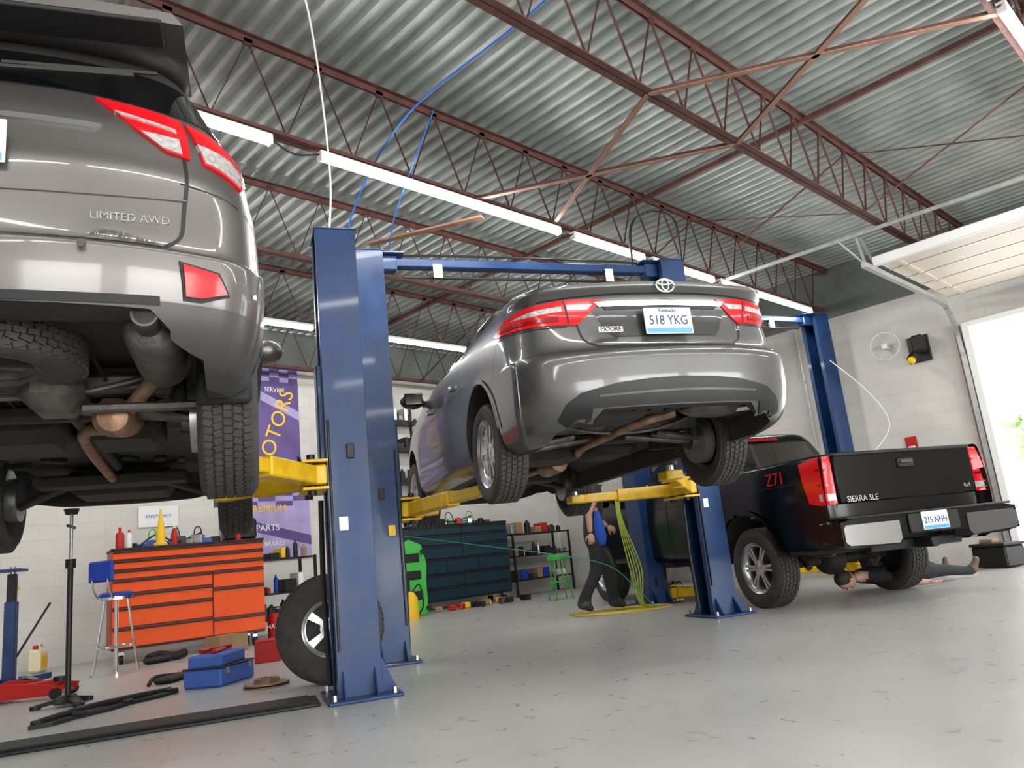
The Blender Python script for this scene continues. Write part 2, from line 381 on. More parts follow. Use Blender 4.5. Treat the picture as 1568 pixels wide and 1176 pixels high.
# ------------------------------------------------------------------ WHEEL
def wheel(mb,c,R,w,rim,side,spokes=10,blocks=64,style='multi',lean=0,rimm=alloy):
    """axis along local y; side=+1 outer face toward +y"""
    old=mb.M; mb.M=mb.M@Matrix.Translation(c)@Matrix.Rotation(rad(lean),4,'X')@Matrix.Rotation(rad(-90),4,'X')
    h=w/2; Rb=R-.011
    prof=[(rim-.012,-h*.72),(rim+.012,-h*.86),(rim+(R-rim)*.4,-h*1.02),(rim+(R-rim)*.72,-h*.99),(R-.03,-h*.93),(R-.012,-h*.84)]
    nr=5; ww=h*1.62/nr
    for i in range(nr):
        a=-h*.81+i*ww
        prof+=[(Rb,a+.001),(Rb,a+ww-.001)]
    prof+=[(R-.012,h*.84),(R-.03,h*.93),(rim+(R-rim)*.72,h*.99),(rim+(R-rim)*.4,h*1.02),(rim+.012,h*.86),(rim-.012,h*.72)]
    mb.lathe(prof,rubber,None,72)
    for i in range(nr):
        a=-h*.81+(i+.5)*ww; n=blocks
        for j in range(n):
            q=2*math.pi*(j+(.5 if i%2 else 0))/n
            T=Matrix.Rotation(q,4,'Z')@Matrix.Translation((Rb+.004,0,a))@Matrix.Rotation(rad(18 if i in(0,3) else -18 if i in (1,4) else 0),4,'X')
            o=mb.M; mb.M=mb.M@T; mb.box((0,0,0),(.014,2*math.pi*R/n*.84,ww*.80),rubber); mb.M=o
    s=side
    mb.lathe([(rim-.012,-h*.74),(rim-.03,-h*.6),(rim-.045,-h*.2),(rim-.04,h*.3),(rim-.012,h*.74),(rim+.01,h*.88),(rim+.006,h*.80),(rim-.02,h*.7)] if s>0 else
             [(rim-.012,h*.74),(rim-.03,h*.6),(rim-.045,h*.2),(rim-.04,-h*.3),(rim-.012,-h*.74),(rim+.01,-h*.88),(rim+.006,-h*.80),(rim-.02,-h*.7)],rimm,None,48)
    zf=s*h*.62
    mb.lathe([(1e-3,zf*.2),(rim*.85,zf*.2),(rim*.85,zf*.1),(1e-3,zf*.1)],dblk,None,32)
    mb.lathe([(1e-3,zf*1.06),(.035,zf*1.06),(.045,zf*1.0),(.075,zf*.98),(.08,zf*.8),(.08,zf*.3)],rimm,None,24)
    for j in range(spokes):
        q=2*math.pi*j/spokes
        T=Matrix.Rotation(q,4,'Z'); o=mb.M; mb.M=mb.M@T
        ws=.5*2*math.pi*rim/spokes*.42
        for sg in((-1,1) if style=='split' else (0,)):
            off=sg*ws*.5
            w0=.018 if style!='split' else .012
            poly=[(.055,-w0+off*.4),(rim-.012,-ws*.55*(1 if not sg else .5)+off),(rim-.012,ws*.55*(1 if not sg else .5)+off),(.055,w0+off*.4)]
            mb.prism(poly,(0,0,zf*.74),(1,0,0),(0,1,0),(0,0,zf*.24),rimm)
        mb.M=o
    for j in range(5):
        q=2*math.pi*j/5; mb.cyl((.055*math.cos(q),.055*math.sin(q),zf*.95),(.055*math.cos(q),.055*math.sin(q),zf*1.03),.009,steel,6)
    mb.M=old
# ------------------------------------------------------------------ CAR BODY
def interp(keys,sub):
    n=len(keys);k=len(keys[0]);out=[]
    tan=[]
    for c in range(k):
        d=[keys[i+1][c]-keys[i][c] for i in range(n-1)]
        t=[d[0]]+[0 if d[i-1]*d[i]<=0 else 2*d[i-1]*d[i]/(d[i-1]+d[i]) for i in range(1,n-1)]+[d[-1]]
        tan.append(t)
    for i in range(n-1):
        for s in range(sub):
            t=s/sub; h0=2*t**3-3*t*t+1;h1=t**3-2*t*t+t;h2=-2*t**3+3*t*t;h3=t**3-t*t
            out.append([h0*keys[i][c]+h1*tan[c][i]+h2*keys[i+1][c]+h3*tan[c][i+1] for c in range(k)])
    out.append(list(keys[-1])); return out
def outline(xr,xf,w,cr,bow):
    L=xf-xr;k=min(1,L/3.0)
    A=[(0,0),(bow*.12,.28),(bow*.45,.54),(bow,.76),(bow+cr*.22,.88),(bow+cr*.6,.955),(bow+cr*1.3,.987)]
    B=[(1.15,.985),(.62,.94),(.3,.82),(.12,.6),(.03,.3),(0,0)]
    pts=[Vector((xr+k*a,w*b,0)) for a,b in A]+[Vector((xr+L*.38,w,0)),Vector((xr+L*.62,w,0))]+[Vector((xf-k*a*min(1,1),w*b,0)) for a,b in B]
    h=catmull(pts,5)
    return [(p.x,p.y) for p in h]+[(p.x,-p.y) for p in reversed(h[1:-1])]
def shell_mesh(keys,mats,mf,sub=5):
    S=interp(keys,sub);vs=[];fs=[];mi=[]
    for z,xr,xf,w,cr,bow in S:
        o=outline(xr,xf,w,cr,bow); n=len(o); vs+=[(x,y,z) for x,y in o]
    for i in range(len(S)-1):
        m=mf((S[i][0]+S[i+1][0])/2)
        for j in range(n):
            a=i*n+j;b=i*n+(j+1)%n; fs.append((a,b,b+n,a+n)); mi.append(m)
    fs.append(tuple(range(n))); mi.append(1)
    fs.append(tuple((len(S)-1)*n+j for j in range(n))); mi.append(mf(S[-1][0]))
    me=bpy.data.meshes.new('s'); me.from_pydata(vs,[],fs)
    for m in mats: me.materials.append(m)
    me.polygons.foreach_set('material_index',mi)
    bm=bmesh.new();bm.from_mesh(me);bmesh.ops.recalc_face_normals(bm,faces=bm.faces);bm.to_mesh(me);bm.free()
    return me
def cutmesh(cutters,mats,idx=1):
    obs=[]
    for c in cutters:
        mb=MB()
        if c[0]=='box': mb.box(c[1],c[2],mats[idx],c[3] if len(c)>3 else 0)
        else: mb.tube([(c[1],c[4],c[2]),(c[1],c[5],c[2])],c[3],mats[idx],64)
        me=bpy.data.meshes.new('c'); me.from_pydata([tuple(v) for v in mb.v],[],mb.f)
        for m in mats: me.materials.append(m)
        me.polygons.foreach_set('material_index',[idx]*len(me.polygons))
        bm=bmesh.new();bm.from_mesh(me);bmesh.ops.recalc_face_normals(bm,faces=bm.faces);bm.to_mesh(me);bm.free()
        ob=bpy.data.objects.new('c',me); bpy.context.collection.objects.link(ob); obs.append(ob)
    return obs
def carve(me,cutters,mats):
    ob=bpy.data.objects.new('b',me); bpy.context.collection.objects.link(ob)
    cs=cutmesh(cutters,mats)
    for c in cs:
        md=ob.modifiers.new('x','BOOLEAN'); md.operation='DIFFERENCE'; md.solver='EXACT'; md.object=c
    bpy.context.view_layer.update()
    out=bpy.data.meshes.new_from_object(ob.evaluated_get(bpy.context.evaluated_depsgraph_get()))
    for o in [ob]+cs: bpy.data.objects.remove(o)
    return out
class Body:
    def __init__(s,mb,me,mats,dz=0):
        s.mb=mb; s.dz=dz
        vs=[Vector((v.co.x,v.co.y,v.co.z+dz)) for v in me.vertices]; fs=[tuple(p.vertices) for p in me.polygons]
        mb.add(vs,fs,[mats[min(p.material_index,len(mats)-1)] for p in me.polygons])
        s.bvh=BVHTree.FromPolygons(vs,fs)
        s.cx=0
    def ray(s,mode,a,b):
        b2=b+s.dz
        if mode=='rear': o=Vector((-5,a,b2));d=Vector((1,0,0))
        elif mode=='left': o=Vector((a,3,b2));d=Vector((0,-1,0))
        elif mode=='right': o=Vector((a,-3,b2));d=Vector((0,1,0))
        elif mode=='top': o=Vector((a,b,5));d=Vector((0,0,-1))
        else:
            o=Vector((s.cx-4*math.cos(a),4*math.sin(a),b2)); d=Vector((math.cos(a),-math.sin(a),0))
        h=s.bvh.ray_cast(o,d); return (h[0],h[1],d) if h[0] is not None else None
    def cy(s,x,y,z): return (math.atan2(y,-(x-s.cx)),z)
    def decal(s,mode,poly,m,off=.004,step=.03,skirt=.01):
        P2=[]
        n=len(poly)
        for i in range(n):
            a=Vector(poly[i][:2]);b=Vector(poly[(i+1)%n][:2]); k=max(1,int((b-a).length/step))
            for j in range(k): P2.append(a.lerp(b,j/k))
        nb=len(P2)
        xs=[p.x for p in P2];ys=[p.y for p in P2]
        def inside(q):
            c=False;j=nb-1
            for i in range(nb):
                if (P2[i].y>q.y)!=(P2[j].y>q.y) and q.x<(P2[j].x-P2[i].x)*(q.y-P2[i].y)/(P2[j].y-P2[i].y)+P2[i].x: c=not c
                j=i
            return c
        x=min(xs)+step*.5
        while x<max(xs):
            y=min(ys)+step*.5
            while y<max(ys):
                q=Vector((x,y))
                if inside(q) and min((q-p).length for p in P2[:nb])>step*.45: P2.append(q)
                y+=step
            x+=step
        r=delaunay_2d_cdt(P2,[(i,(i+1)%nb) for i in range(nb)],[],1,1e-5)
        vs2,fs2=r[0],r[2]; vs=[];ok=[]
        for p in vs2:
            h=s.ray(mode,p.x,p.y)
            if h is None: vs.append(Vector((0,0,0)));ok.append(False)
            else:
                nn=h[1] if h[1].dot(h[2])<0 else -h[1]
                vs.append(h[0]+nn*off);ok.append(True)
        fs=[tuple(f) for f in fs2 if all(ok[i] for i in f) and max((vs[f[i]]-vs[f[i-1]]).length for i in range(len(f)))<step*8]
        if not fs: return
        if skirt:
            cnt={}
            for f in fs:
                for i in range(len(f)):
                    e=(f[i],f[(i+1)%len(f)]); k=(min(e),max(e)); cnt[k]=cnt.get(k,0)+1
            idx={}
            h0=[s.ray(mode,p.x,p.y) for p in vs2]
            for k,c in cnt.items():
                if c==1:
                    for q in k:
                        if q not in idx:
                            idx[q]=len(vs); hh=h0[q]; nn=hh[1] if hh[1].dot(hh[2])<0 else -hh[1]; vs.append(hh[0]-nn*skirt)
                    fs.append((k[0],k[1],idx[k[1]],idx[k[0]]))
        s.mb.add(vs,fs,m)
    def line(s,mode,pts,w,m,off=.002,step=.04):
        P2=[Vector(p[:2]) for p in catmull([(p[0],p[1],0) for p in pts],4)] if len(pts)>2 else [Vector(p) for p in pts]
        L=[];R=[]
        for i,p in enumerate(P2):
            t=(P2[min(i+1,len(P2)-1)]-P2[max(i-1,0)]).normalized(); nn=Vector((-t.y,t.x))*w/2
            L.append(p+nn);R.append(p-nn)
        s.decal(mode,[tuple(q) for q in L+R[::-1]],m,off,step,0)
def plate(mb,T,txt,top=''):
    o=mb.M; mb.M=mb.M@T    # local: x right, y up, z out
    mb.box((0,0,0),(.31,.16,.006),platew,.003); mb.box((0,-.06,.004),(.29,.028,.003),plateb)
    mb.text(txt,.082,Matrix.Translation((0,-.0,.005))@Matrix.Diagonal((.82,1,1,1)),platet,.001)
    if top: mb.text(top,.03,Matrix.Translation((0,.062,.005)),platet,.001)
    mb.M=o
REARV=Matrix(((0,0,-1,0),(-1,0,0,0),(0,1,0,0),(0,0,0,1)))
def coil(mb,c,r,h,turns,wr,m):
    pts=[(c[0]+r*math.cos(t*2*math.pi/12),c[1]+r*math.sin(t*2*math.pi/12),c[2]+h*t/(12*turns)) for t in range(12*turns+1)]
    mb.tube(pts,wr,m,6)

# ================================================================== SUV (left)
mb=MB(); mats=[paint_suv,under,plastg,glass]
dz=.08
K=[(.28,-.80,3.45,.85,.28,.12),(.33,-1.00,3.6,.915,.30,.13),(.42,-1.085,3.68,.955,.30,.14),(.50,-1.11,3.72,.975,.30,.14),(.60,-1.13,3.73,.985,.30,.14),
(.675,-1.135,3.73,.99,.30,.14),(.70,-1.10,3.72,.985,.31,.14),(.715,-1.05,3.72,.98,.32,.14),(.85,-1.03,3.68,.975,.36,.14),(1.0,-1.025,3.6,.965,.38,.14),(1.10,-1.0,3.4,.95,.40,.14),
(1.22,-.965,2.9,.935,.42,.14),(1.34,-.90,2.45,.90,.46,.14),(1.40,-.86,2.3,.865,.46,.13),(1.50,-.80,2.1,.81,.42,.12),(1.60,-.74,1.9,.755,.38,.12),(1.67,-.70,1.7,.70,.34,.10),(1.705,-.62,1.5,.62,.3,.1),(1.73,-.3,1.2,.5,.3,.1)]
me=shell_mesh(K,mats,lambda z:2 if z<.50 else 0)
RW=.376
cut=[('cyl',0,RW-.02,.47,.60,1.3),('cyl',0,RW-.02,.47,-1.3,-.60),('cyl',2.79,RW-.02,.46,.60,1.3),('cyl',2.79,RW-.02,.46,-1.3,-.60),
 ('box',(1.2,0,.2),(4.3,1.5,.62),.1),('box',(-1.1,0,.20),(.9,1.30,.54),.06)]
me=carve(me,cut,mats)
B=Body(mb,me,mats,dz); cy=B.cy
B.decal('cyl',[cy(-.87,-.72,1.365),cy(-.60,-.84,1.37),cy(-.45,-.80,1.45),cy(-.45,-.74,1.58),cy(-.60,-.66,1.60),cy(-.72,-.4,1.60),cy(-.74,0,1.60),cy(-.72,.4,1.60),cy(-.60,.66,1.60),cy(-.45,.74,1.58),cy(-.45,.80,1.45),cy(-.60,.84,1.37),cy(-.87,.72,1.365),cy(-.88,.35,1.385),cy(-.88,0,1.39),cy(-.88,-.35,1.385)],glass,.005,.05)
sp=[(-.70,-.005),(-.66,.045),(-.3,.065),(.3,.065),(.66,.045),(.70,-.005),(.4,.015),(-.4,.015)]
mb.prism(sp,(-.97,0,1.635+dz),(0,1,0),(0,0,1),(.55,0,.05),paint_suv)
mb.box((-.90,0,1.635+dz),(.16,1.25,.018),plastic,.005)
mb.box((-.975,0,1.675+dz),(.02,.28,.012),dred)
mb.beam((-.925,-.05,1.41+dz),(-.885,-.52,1.45+dz),.02,.016,dblk); mb.beam((-.93,-.10,1.425+dz),(-.875,-.60,1.475+dz),.01,.012,plastic); mb.cyl((-.93,-.02,1.40+dz),(-.87,-.02,1.40+dz),.03,dblk)
for sg in(1,-1):
    inn=[cy(-.93,sg*.42,1.355),cy(-.90,sg*.62,1.345),cy(-.87,sg*.745,1.325),cy(-.90,sg*.745,1.12),cy(-.93,sg*.66,1.13),cy(-.95,sg*.56,1.21)]
    B.decal('cyl',inn,red,.012,.025,.02)
    low=[cy(-.95,sg*.575,1.20),cy(-.93,sg*.73,1.20),cy(-.93,sg*.73,1.13),cy(-.95,sg*.66,1.14)]
    B.decal('cyl',low,clear,.017,.02,.01)
    B.decal('cyl',[cy(-.95,sg*.49,1.285),cy(-.93,sg*.73,1.25),cy(-.93,sg*.73,1.232),cy(-.95,sg*.51,1.265)],clear,.017,.02,.01)
    out=[cy(-.87,sg*.77,1.315),cy(-.76,sg*.88,1.29),cy(-.58,sg*.93,1.235),cy(-.62,sg*.93,1.15),cy(-.72,sg*.92,1.085),cy(-.88,sg*.80,1.115)]
    B.decal('cyl',out,red,.012,.025,.02)
    B.decal('cyl',[cy(-.88,sg*.785,1.205),cy(-.76,sg*.89,1.20),cy(-.66,sg*.93,1.17),cy(-.73,sg*.92,1.10),cy(-.88,sg*.81,1.125)],clear,.017,.02,.01)
    B.line('cyl',[cy(-.93,sg*.757,1.33),cy(-.95,sg*.757,1.1),cy(-1.0,sg*.765,.9),cy(-1.0,sg*.74,.78),cy(-1.0,sg*.66,.725)],.012,dblk,.003)
    B.line('cyl',[cy(-1.0,sg*.75,1.0),cy(-.72,sg*.93,.97),cy(-.5,sg*.95,.93),cy(-.36,sg*.95,.85)],.008,dblk,.002)
    B.decal('cyl',[cy(-1.05,sg*.70,.645),cy(-1.0,sg*.84,.625),cy(-.96,sg*.87,.545),cy(-1.03,sg*.80,.51),cy(-1.06,sg*.74,.51)],plastic,.006,.02,.01)
    B.decal('cyl',[cy(-1.05,sg*.715,.635),cy(-1.0,sg*.83,.617),cy(-.97,sg*.86,.552),cy(-1.03,sg*.795,.525),cy(-1.06,sg*.745,.525)],red,.012,.02,.01)
    md='left' if sg>0 else 'right'
    arc=[(.0+.50*math.cos(a),RW-.02+.50*math.sin(a)) for a in [rad(t) for t in range(0,181,12)]]
    B.line(md,arc,.07,plastg,.008,.03)
    B.decal(md,[(-.3,1.38),(-.1,1.55),(1.0,1.62),(1.7,1.58),(2.2,1.36)],glass,.005,.08)
    for X in(.35,1.35): B.line(md,[(X,.5),(X+.03,1.0),(X+.02,1.34)],.01,dblk,.003)
    mb.tube([(-.5,sg*.63,1.75+dz),(.2,sg*.66,1.80+dz),(1.2,sg*.66,1.79+dz),(1.5,sg*.65,1.74+dz)],.018,alloy,8,smooth=4)
    mb.ball((2.05,sg*1.06,1.20+dz),(.10,.13,.10),paint_suv,18,12); mb.beam((2.05,sg*.88,1.15+dz),(2.05,sg*1.0,1.17+dz),.06,.05,plastic)
    mb.box((-.40,sg*.81,.34+dz),(.05,.22,.14),plastic,.015)
B.line('rear',[(-.62,.722),(-.3,.718),(0,.717),(.3,.718),(.62,.722)],.014,dblk,.002)
B.line('rear',[(-.70,.93),(-.4,.90),(0,.89),(.4,.90),(.70,.93)],.006,paint_suv,.006)
B.decal('rear',[(-.42,1.20),(.42,1.20),(.40,1.175),(-.40,1.175)],chrome,.012,.03)
plate(mb,Matrix.Translation((-1.045,0,1.05+dz))@REARV,'A42 BCG','Kentucky')
mb.text('LIMITED AWD',.048,Matrix.Translation((-1.028,-.53,.795+dz))@Matrix.Rotation(rad(7),4,'Z')@REARV@Matrix.Diagonal((.82,.85,1,1)),badge,.007)
mb.cyl((-1.13,-.40,.655+dz),(-1.138,-.40,.655+dz),.014,plastg)
mb.cyl((-1.13,.40,.655+dz),(-1.138,.40,.655+dz),.014,plastg)
B.line('rear',[(-.62,.50),(-.3,.49),(.3,.49),(.62,.50)],.03,plastic,.006)
for sg in(1,-1):
    wheel(mb,(0,sg*.82,RW),RW,.245,.245,sg,10,72)
    wheel(mb,(2.79,sg*.82,RW),RW,.245,.245,sg,10,56)
def underbody(mb,dz,suv=True):
    mb.box((1.5,0,.50+dz),(3.2,1.2,.06),under,.02)
    mb.beam((-.15,-.60,.42+dz),(-.15,.60,.42+dz),.10,.09,undm,.02)
    mb.beam((.30,-.50,.40+dz),(.30,.50,.40+dz),.10,.08,under,.02)
    for sg in(1,-1):
        mb.beam((-.15,sg*.45,.42+dz),(.35,sg*.42,.40+dz),.08,.07,under,.02)
        mb.beam((-.10,sg*.30,.36+dz),(-.02,sg*.72,.33+dz*.2),.09,.035,undm,.01)
        mb.beam((.10,sg*.32,.38+dz),(.05,sg*.72,.34+dz*.2),.05,.04,undm,.01)
        mb.beam((.55,sg*.60,.36+dz),(.05,sg*.70,.34),.05,.08,under,.01)
        mb.cyl((.0,sg*.66,RW2),(.0,sg*.74,RW2),.16,steel,24)
        mb.cyl((.0,sg*.62,RW2),(.0,sg*.70,RW2),.06,undm,16)
        coil(mb,(-.02,sg*.55,.34+dz),.055,.24,5,.009,undm)
        mb.cyl((-.10,sg*.62,.32+dz),(-.06,sg*.60,.72+dz),.03,under,12)
        mb.cyl((.0,sg*.12,.36+dz),(.0,sg*.64,RW2),.022,undm,10)
        mb.cyl((.03,sg*.56,RW2),(.03,sg*.66,RW2),.045,dblk,12)
        mb.beam((2.6,sg*.35,.34+dz),(2.79,sg*.72,.3),.10,.04,under,.01)
        mb.cyl((2.79,sg*.66,RW2),(2.79,sg*.74,RW2),.16,steel,20)
    mb.tube([(-.22,-.55,.45+dz),(-.26,-.2,.36+dz),(-.26,.2,.36+dz),(-.22,.55,.45+dz)],.013,undm,8,smooth=5)
    mb.beam((2.5,-.5,.36+dz),(2.5,.5,.36+dz),.3,.08,under,.02)
    mb.box((3.0,0,.42+dz),(.6,.7,.25),under,.05)
    mb.box((.75,.25,.40+dz),(.55,.62,.2),under,.06); mb.box((.75,-.30,.40+dz),(.5,.36,.18),under,.05)
    for i in range(60):
        a=random.uniform(-.8,2.4);b_=random.uniform(-.6,.6)
        mb.box((a,b_,.47+dz+random.uniform(-.03,.05)),(random.uniform(.03,.18),random.uniform(.03,.16),random.uniform(.02,.07)),random.choice([under,under,plastic,undm]),.008,(0,0,random.uniform(0,3)))
    for i in range(14):
        x0=random.uniform(-.6,.6);y0=random.uniform(-.5,.5)
        mb.tube([(x0,y0,.46+dz),(x0+random.uniform(.1,.5),y0+random.uniform(-.2,.2),.42+dz),(x0+random.uniform(.5,1),y0+random.uniform(-.3,.3),.46+dz)],.008,random.choice([under,dblk,undm]),6,smooth=5)
RW2=RW
underbody(mb,dz)
o=mb.M; mb.M=mb.M@Matrix.Translation((-.52,.06,.46+dz))@Matrix.Rotation(rad(90),4,'X')
wheel(mb,(0,0,0),.38,.16,.225,-1,5,50,rimm=undm)
mb.M=o
mb.cyl((-.52,.06,.37+dz),(-.52,.06,.50+dz),.05,dblk,16)
o=mb.M; mb.M=mb.M@Matrix.Translation((-.60,-.58,.45+dz))@Matrix.Rotation(rad(90),4,'Y')
mb.lathe([(1e-3,-.28),(.075,-.27),(.095,-.25),(.10,-.2),(.10,.2),(.09,.26),(1e-3,.28)],alum,None,28)
mb.M=o
mb.tube([(-.84,-.57,.46+dz),(-1.0,-.57,.46+dz)],.045,undm,18)
mb.tube([(-1.001,-.57,.46+dz),(-.93,-.57,.46+dz)],[.036,.036],dblk,18)
mb.tube([(-.35,-.56,.43+dz),(-.25,-.50,.38+dz),(-.12,-.40,.30+dz),(.05,-.36,.30+dz),(.35,-.30,.33+dz),(.7,-.1,.36+dz),(2.4,0,.36+dz)],.032,rust,12,smooth=6)
mb.lathe([(1e-3,-.22),(.06,-.21),(.085,-.17),(.085,.17),(.06,.21),(1e-3,.22)],rust,Matrix.Translation((.02,-.36,.31+dz))@Matrix.Rotation(rad(80),4,'Y'),20)
mb.box((-.2,-.15,.38+dz),(.3,.24,.18),undm,.06)
mb.cyl((.0,-.15,.38+dz),(2.2,-.05,.42+dz),.035,under,12)
mb.box((-.25,-.5,.30+dz),(.03,.5,.04),undm,.01)
mb.done('suv',frame(-2.10,3.23,1.17),40)

# ================================================================== SEDAN (centre)
mb=MB(); mats=[paint_sed,under,plastic,glass]; dz=.06
K=[(.20,-.82,3.5,.80,.26,.09),(.26,-1.0,3.62,.88,.28,.10),(.36,-1.075,3.70,.91,.28,.11),(.50,-1.10,3.74,.92,.28,.11),(.62,-1.10,3.74,.92,.28,.11),
(.675,-1.08,3.73,.92,.28,.11),(.695,-1.03,3.72,.92,.30,.11),(.78,-1.0,3.66,.918,.32,.11),(.90,-.985,3.5,.91,.34,.11),(1.0,-1.0,3.2,.895,.34,.11),
(1.065,-1.045,2.95,.875,.32,.10),(1.085,-1.045,2.8,.865,.30,.10),(1.10,-.97,2.6,.85,.30,.10),(1.13,-.62,2.4,.80,.30,.1),(1.18,-.42,2.2,.755,.3,.1),(1.28,-.10,1.9,.68,.3,.08),(1.38,.22,1.6,.615,.3,.08),(1.44,.5,1.35,.55,.28,.08),(1.465,.75,1.1,.42,.2,.05)]
me=shell_mesh(K,mats,lambda z:0)
RWS=.33
cut=[('cyl',0,RWS+.0,.40,.58,1.3),('cyl',0,RWS,.40,-1.3,-.58),('cyl',2.775,RWS,.40,.58,1.3),('cyl',2.775,RWS,.40,-1.3,-.58),
 ('box',(1.25,0,.15),(4.4,1.42,.60),.1),('box',(-1.05,0,.15),(.9,1.05,.38),.05)]
me=carve(me,cut,mats); B=Body(mb,me,mats,dz); cy=B.cy
for sg in(1,-1):
    md='left' if sg>0 else 'right'
    full=[cy(-.99,sg*.385,1.0),cy(-.95,sg*.60,1.012),cy(-.85,sg*.78,1.0),cy(-.66,sg*.86,.975),cy(-.46,sg*.89,.93),cy(-.55,sg*.90,.895),cy(-.80,sg*.84,.875),cy(-.95,sg*.62,.86),cy(-.98,sg*.56,.855)]
    B.decal('cyl',full,red,.010,.025,.02)
    B.decal('cyl',[cy(-.95,sg*.64,.975),cy(-.86,sg*.77,.968),cy(-.70,sg*.85,.945),cy(-.86,sg*.79,.935),cy(-.95,sg*.64,.945)],clear,.015,.02,.01)
    B.decal('cyl',[cy(-.97,sg*.44,.975),cy(-.95,sg*.60,.978),cy(-.95,sg*.60,.95),cy(-.98,sg*.49,.945)],clear,.015,.02,.01)
    B.line('cyl',[cy(-.95,sg*.62,1.01),cy(-.97,sg*.62,.92),cy(-.97,sg*.615,.865)],.008,dblk,.017)
    B.decal('cyl',[cy(-.94,sg*.66,.915),cy(-.84,sg*.80,.915),cy(-.66,sg*.88,.925),cy(-.58,sg*.89,.91),cy(-.80,sg*.84,.895),cy(-.94,sg*.66,.885)],dred,.016,.02,.01)
    B.line('cyl',[cy(-.98,sg*.565,.855),cy(-1.0,sg*.54,.76),cy(-1.02,sg*.46,.715)],.010,dblk,.003)
    B.line('cyl',[cy(-.95,sg*.62,.85),cy(-.80,sg*.84,.86),cy(-.55,sg*.9,.875),cy(-.44,sg*.9,.80),cy(-.36,sg*.9,.66)],.008,dblk,.003)
    B.decal(md,[(-.25,1.13),(.12,1.26),(.42,1.37),(.75,1.405),(1.2,1.385),(1.6,1.28),(2.05,1.10),(1.3,1.06),(.4,1.06)],glass,.005,.05)
    B.line(md,[(-.3,1.12),(.12,1.275),(.42,1.39),(.8,1.42),(1.25,1.40),(1.65,1.29),(2.1,1.10)],.014,chrome,.008)
    B.line(md,[(-.3,1.11),(.4,1.045),(1.3,1.045),(2.1,1.085)],.014,chrome,.008)
    for X in(1.15,1.22): B.line(md,[(X,1.05),(X-.03,1.39)],.03,plastic,.009)
    for X,t in((.45,.05),(1.2,.0),(2.2,.0)): B.line(md,[(X-.1*(t>0),.35),(X,.7),(X+t*2,1.05)],.008,dblk,.003)
    for X in(.55,1.45):
        mb.tube([(X,sg*.90,.86+dz),(X+.03,sg*.94,.865+dz),(X+.16,sg*.94,.87+dz),(X+.19,sg*.90,.87+dz)],.012,chrome,8,smooth=3)
    B.line(md,[(-.3,.83),(.6,.80),(1.6,.80),(2.4,.84)],.006,paint_sed,.007)
    mb.ball((1.95,sg*1.0,1.06+dz),(.09,.11,.075),paint_sed,18,12); mb.box((1.86,sg*1.0,1.06+dz),(.02,.17,.11),glass,.02); mb.beam((1.97,sg*.85,1.03+dz),(1.95,sg*.93,1.04+dz),.06,.04,plastic)
    arc=[(.0+.415*math.cos(a),RWS+.415*math.sin(a)) for a in [rad(t) for t in range(-5,186,12)]]
    B.line(md,arc,.025,paint_sed,.012,.03)
    wheel(mb,(0,sg*.80,RWS),RWS,.215,.215,sg,10,60); wheel(mb,(2.775,sg*.80,RWS),RWS,.215,.215,sg,10,60)
val=[]
for a,z in((-.72,.30),(-.68,.38),(-.60,.435),(-.40,.475),(-.2,.49),(0,.495),(.2,.49),(.40,.475),(.60,.435),(.68,.38),(.72,.30)): val.append((a,z))
val+=[(.66,.262),(.545,.262),(.535,.348),(.25,.348),(0,.348),(-.25,.348),(-.535,.348),(-.545,.262),(-.66,.262)]
B.decal('rear',val,dblk,.008,.025,.01)
B.line('rear',[(-.50,.41),(0,.42),(.50,.41)],.012,plastg,.014)
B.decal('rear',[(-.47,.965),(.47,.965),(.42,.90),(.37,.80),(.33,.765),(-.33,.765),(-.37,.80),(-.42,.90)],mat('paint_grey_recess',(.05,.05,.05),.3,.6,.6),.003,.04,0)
B.decal('rear',[(-.43,.985),(.43,.985),(.40,.955),(-.40,.955)],chrome,.018,.03)
B.decal('rear',[(-.38,.955),(.38,.955),(.36,.935),(-.36,.935)],dblk,.012,.03)
B.line('rear',[(-.46,.712),(0,.705),(.46,.712)],.012,dblk,.003)
B.line('rear',[(-.80,1.012),(-.4,1.022),(0,1.024),(.4,1.022),(.80,1.012)],.008,dblk,.003)
plate(mb,Matrix.Translation((-1.035,0,.845+dz))@REARV,'518 YKG','Kentucky')
o=mb.M; mb.M=mb.M@Matrix.Translation((-1.058,0,1.055+dz))@REARV
mb.tube([(.058*math.cos(t*math.pi/12),.040*math.sin(t*math.pi/12),0) for t in range(24)],.006,chrome,8,closed=True)
mb.tube([(.022*math.cos(t*math.pi/8),.032*math.sin(t*math.pi/8)+.002,0) for t in range(16)],.004,chrome,6,closed=True)
mb.tube([(.046*math.cos(t*math.pi/8),.014*math.sin(t*math.pi/8)+.018,0) for t in range(16)],.004,chrome,6,closed=True)
mb.M=o
T=Matrix.Translation((-1.022,.37,.80+dz))@Matrix.Rotation(rad(-3),4,'Z')@REARV
o=mb.M; mb.M=mb.M@T; mb.box((0,0,0),(.15,.035,.004),chrome,.001); mb.M=o
mb.text('MOORE',.036,T@Matrix.Translation((0,0,.003)),dblk,.001)
mb.text('LE',.035,Matrix.Translation((-1.010,-.47,.80+dz))@Matrix.Rotation(rad(4),4,'Z')@REARV,chrome,.003)
RW=RWS; RW2=RWS
underbody(mb,dz-.03)
mb.ball((-.62,-.46,.40+dz),(.12,.24,.07),alum,20,12)
mb.tube([(-.62,-.58,.38+dz),(-.80,-.67,.36+dz),(-.95,-.68,.35+dz)],.026,chrome,12,smooth=4)
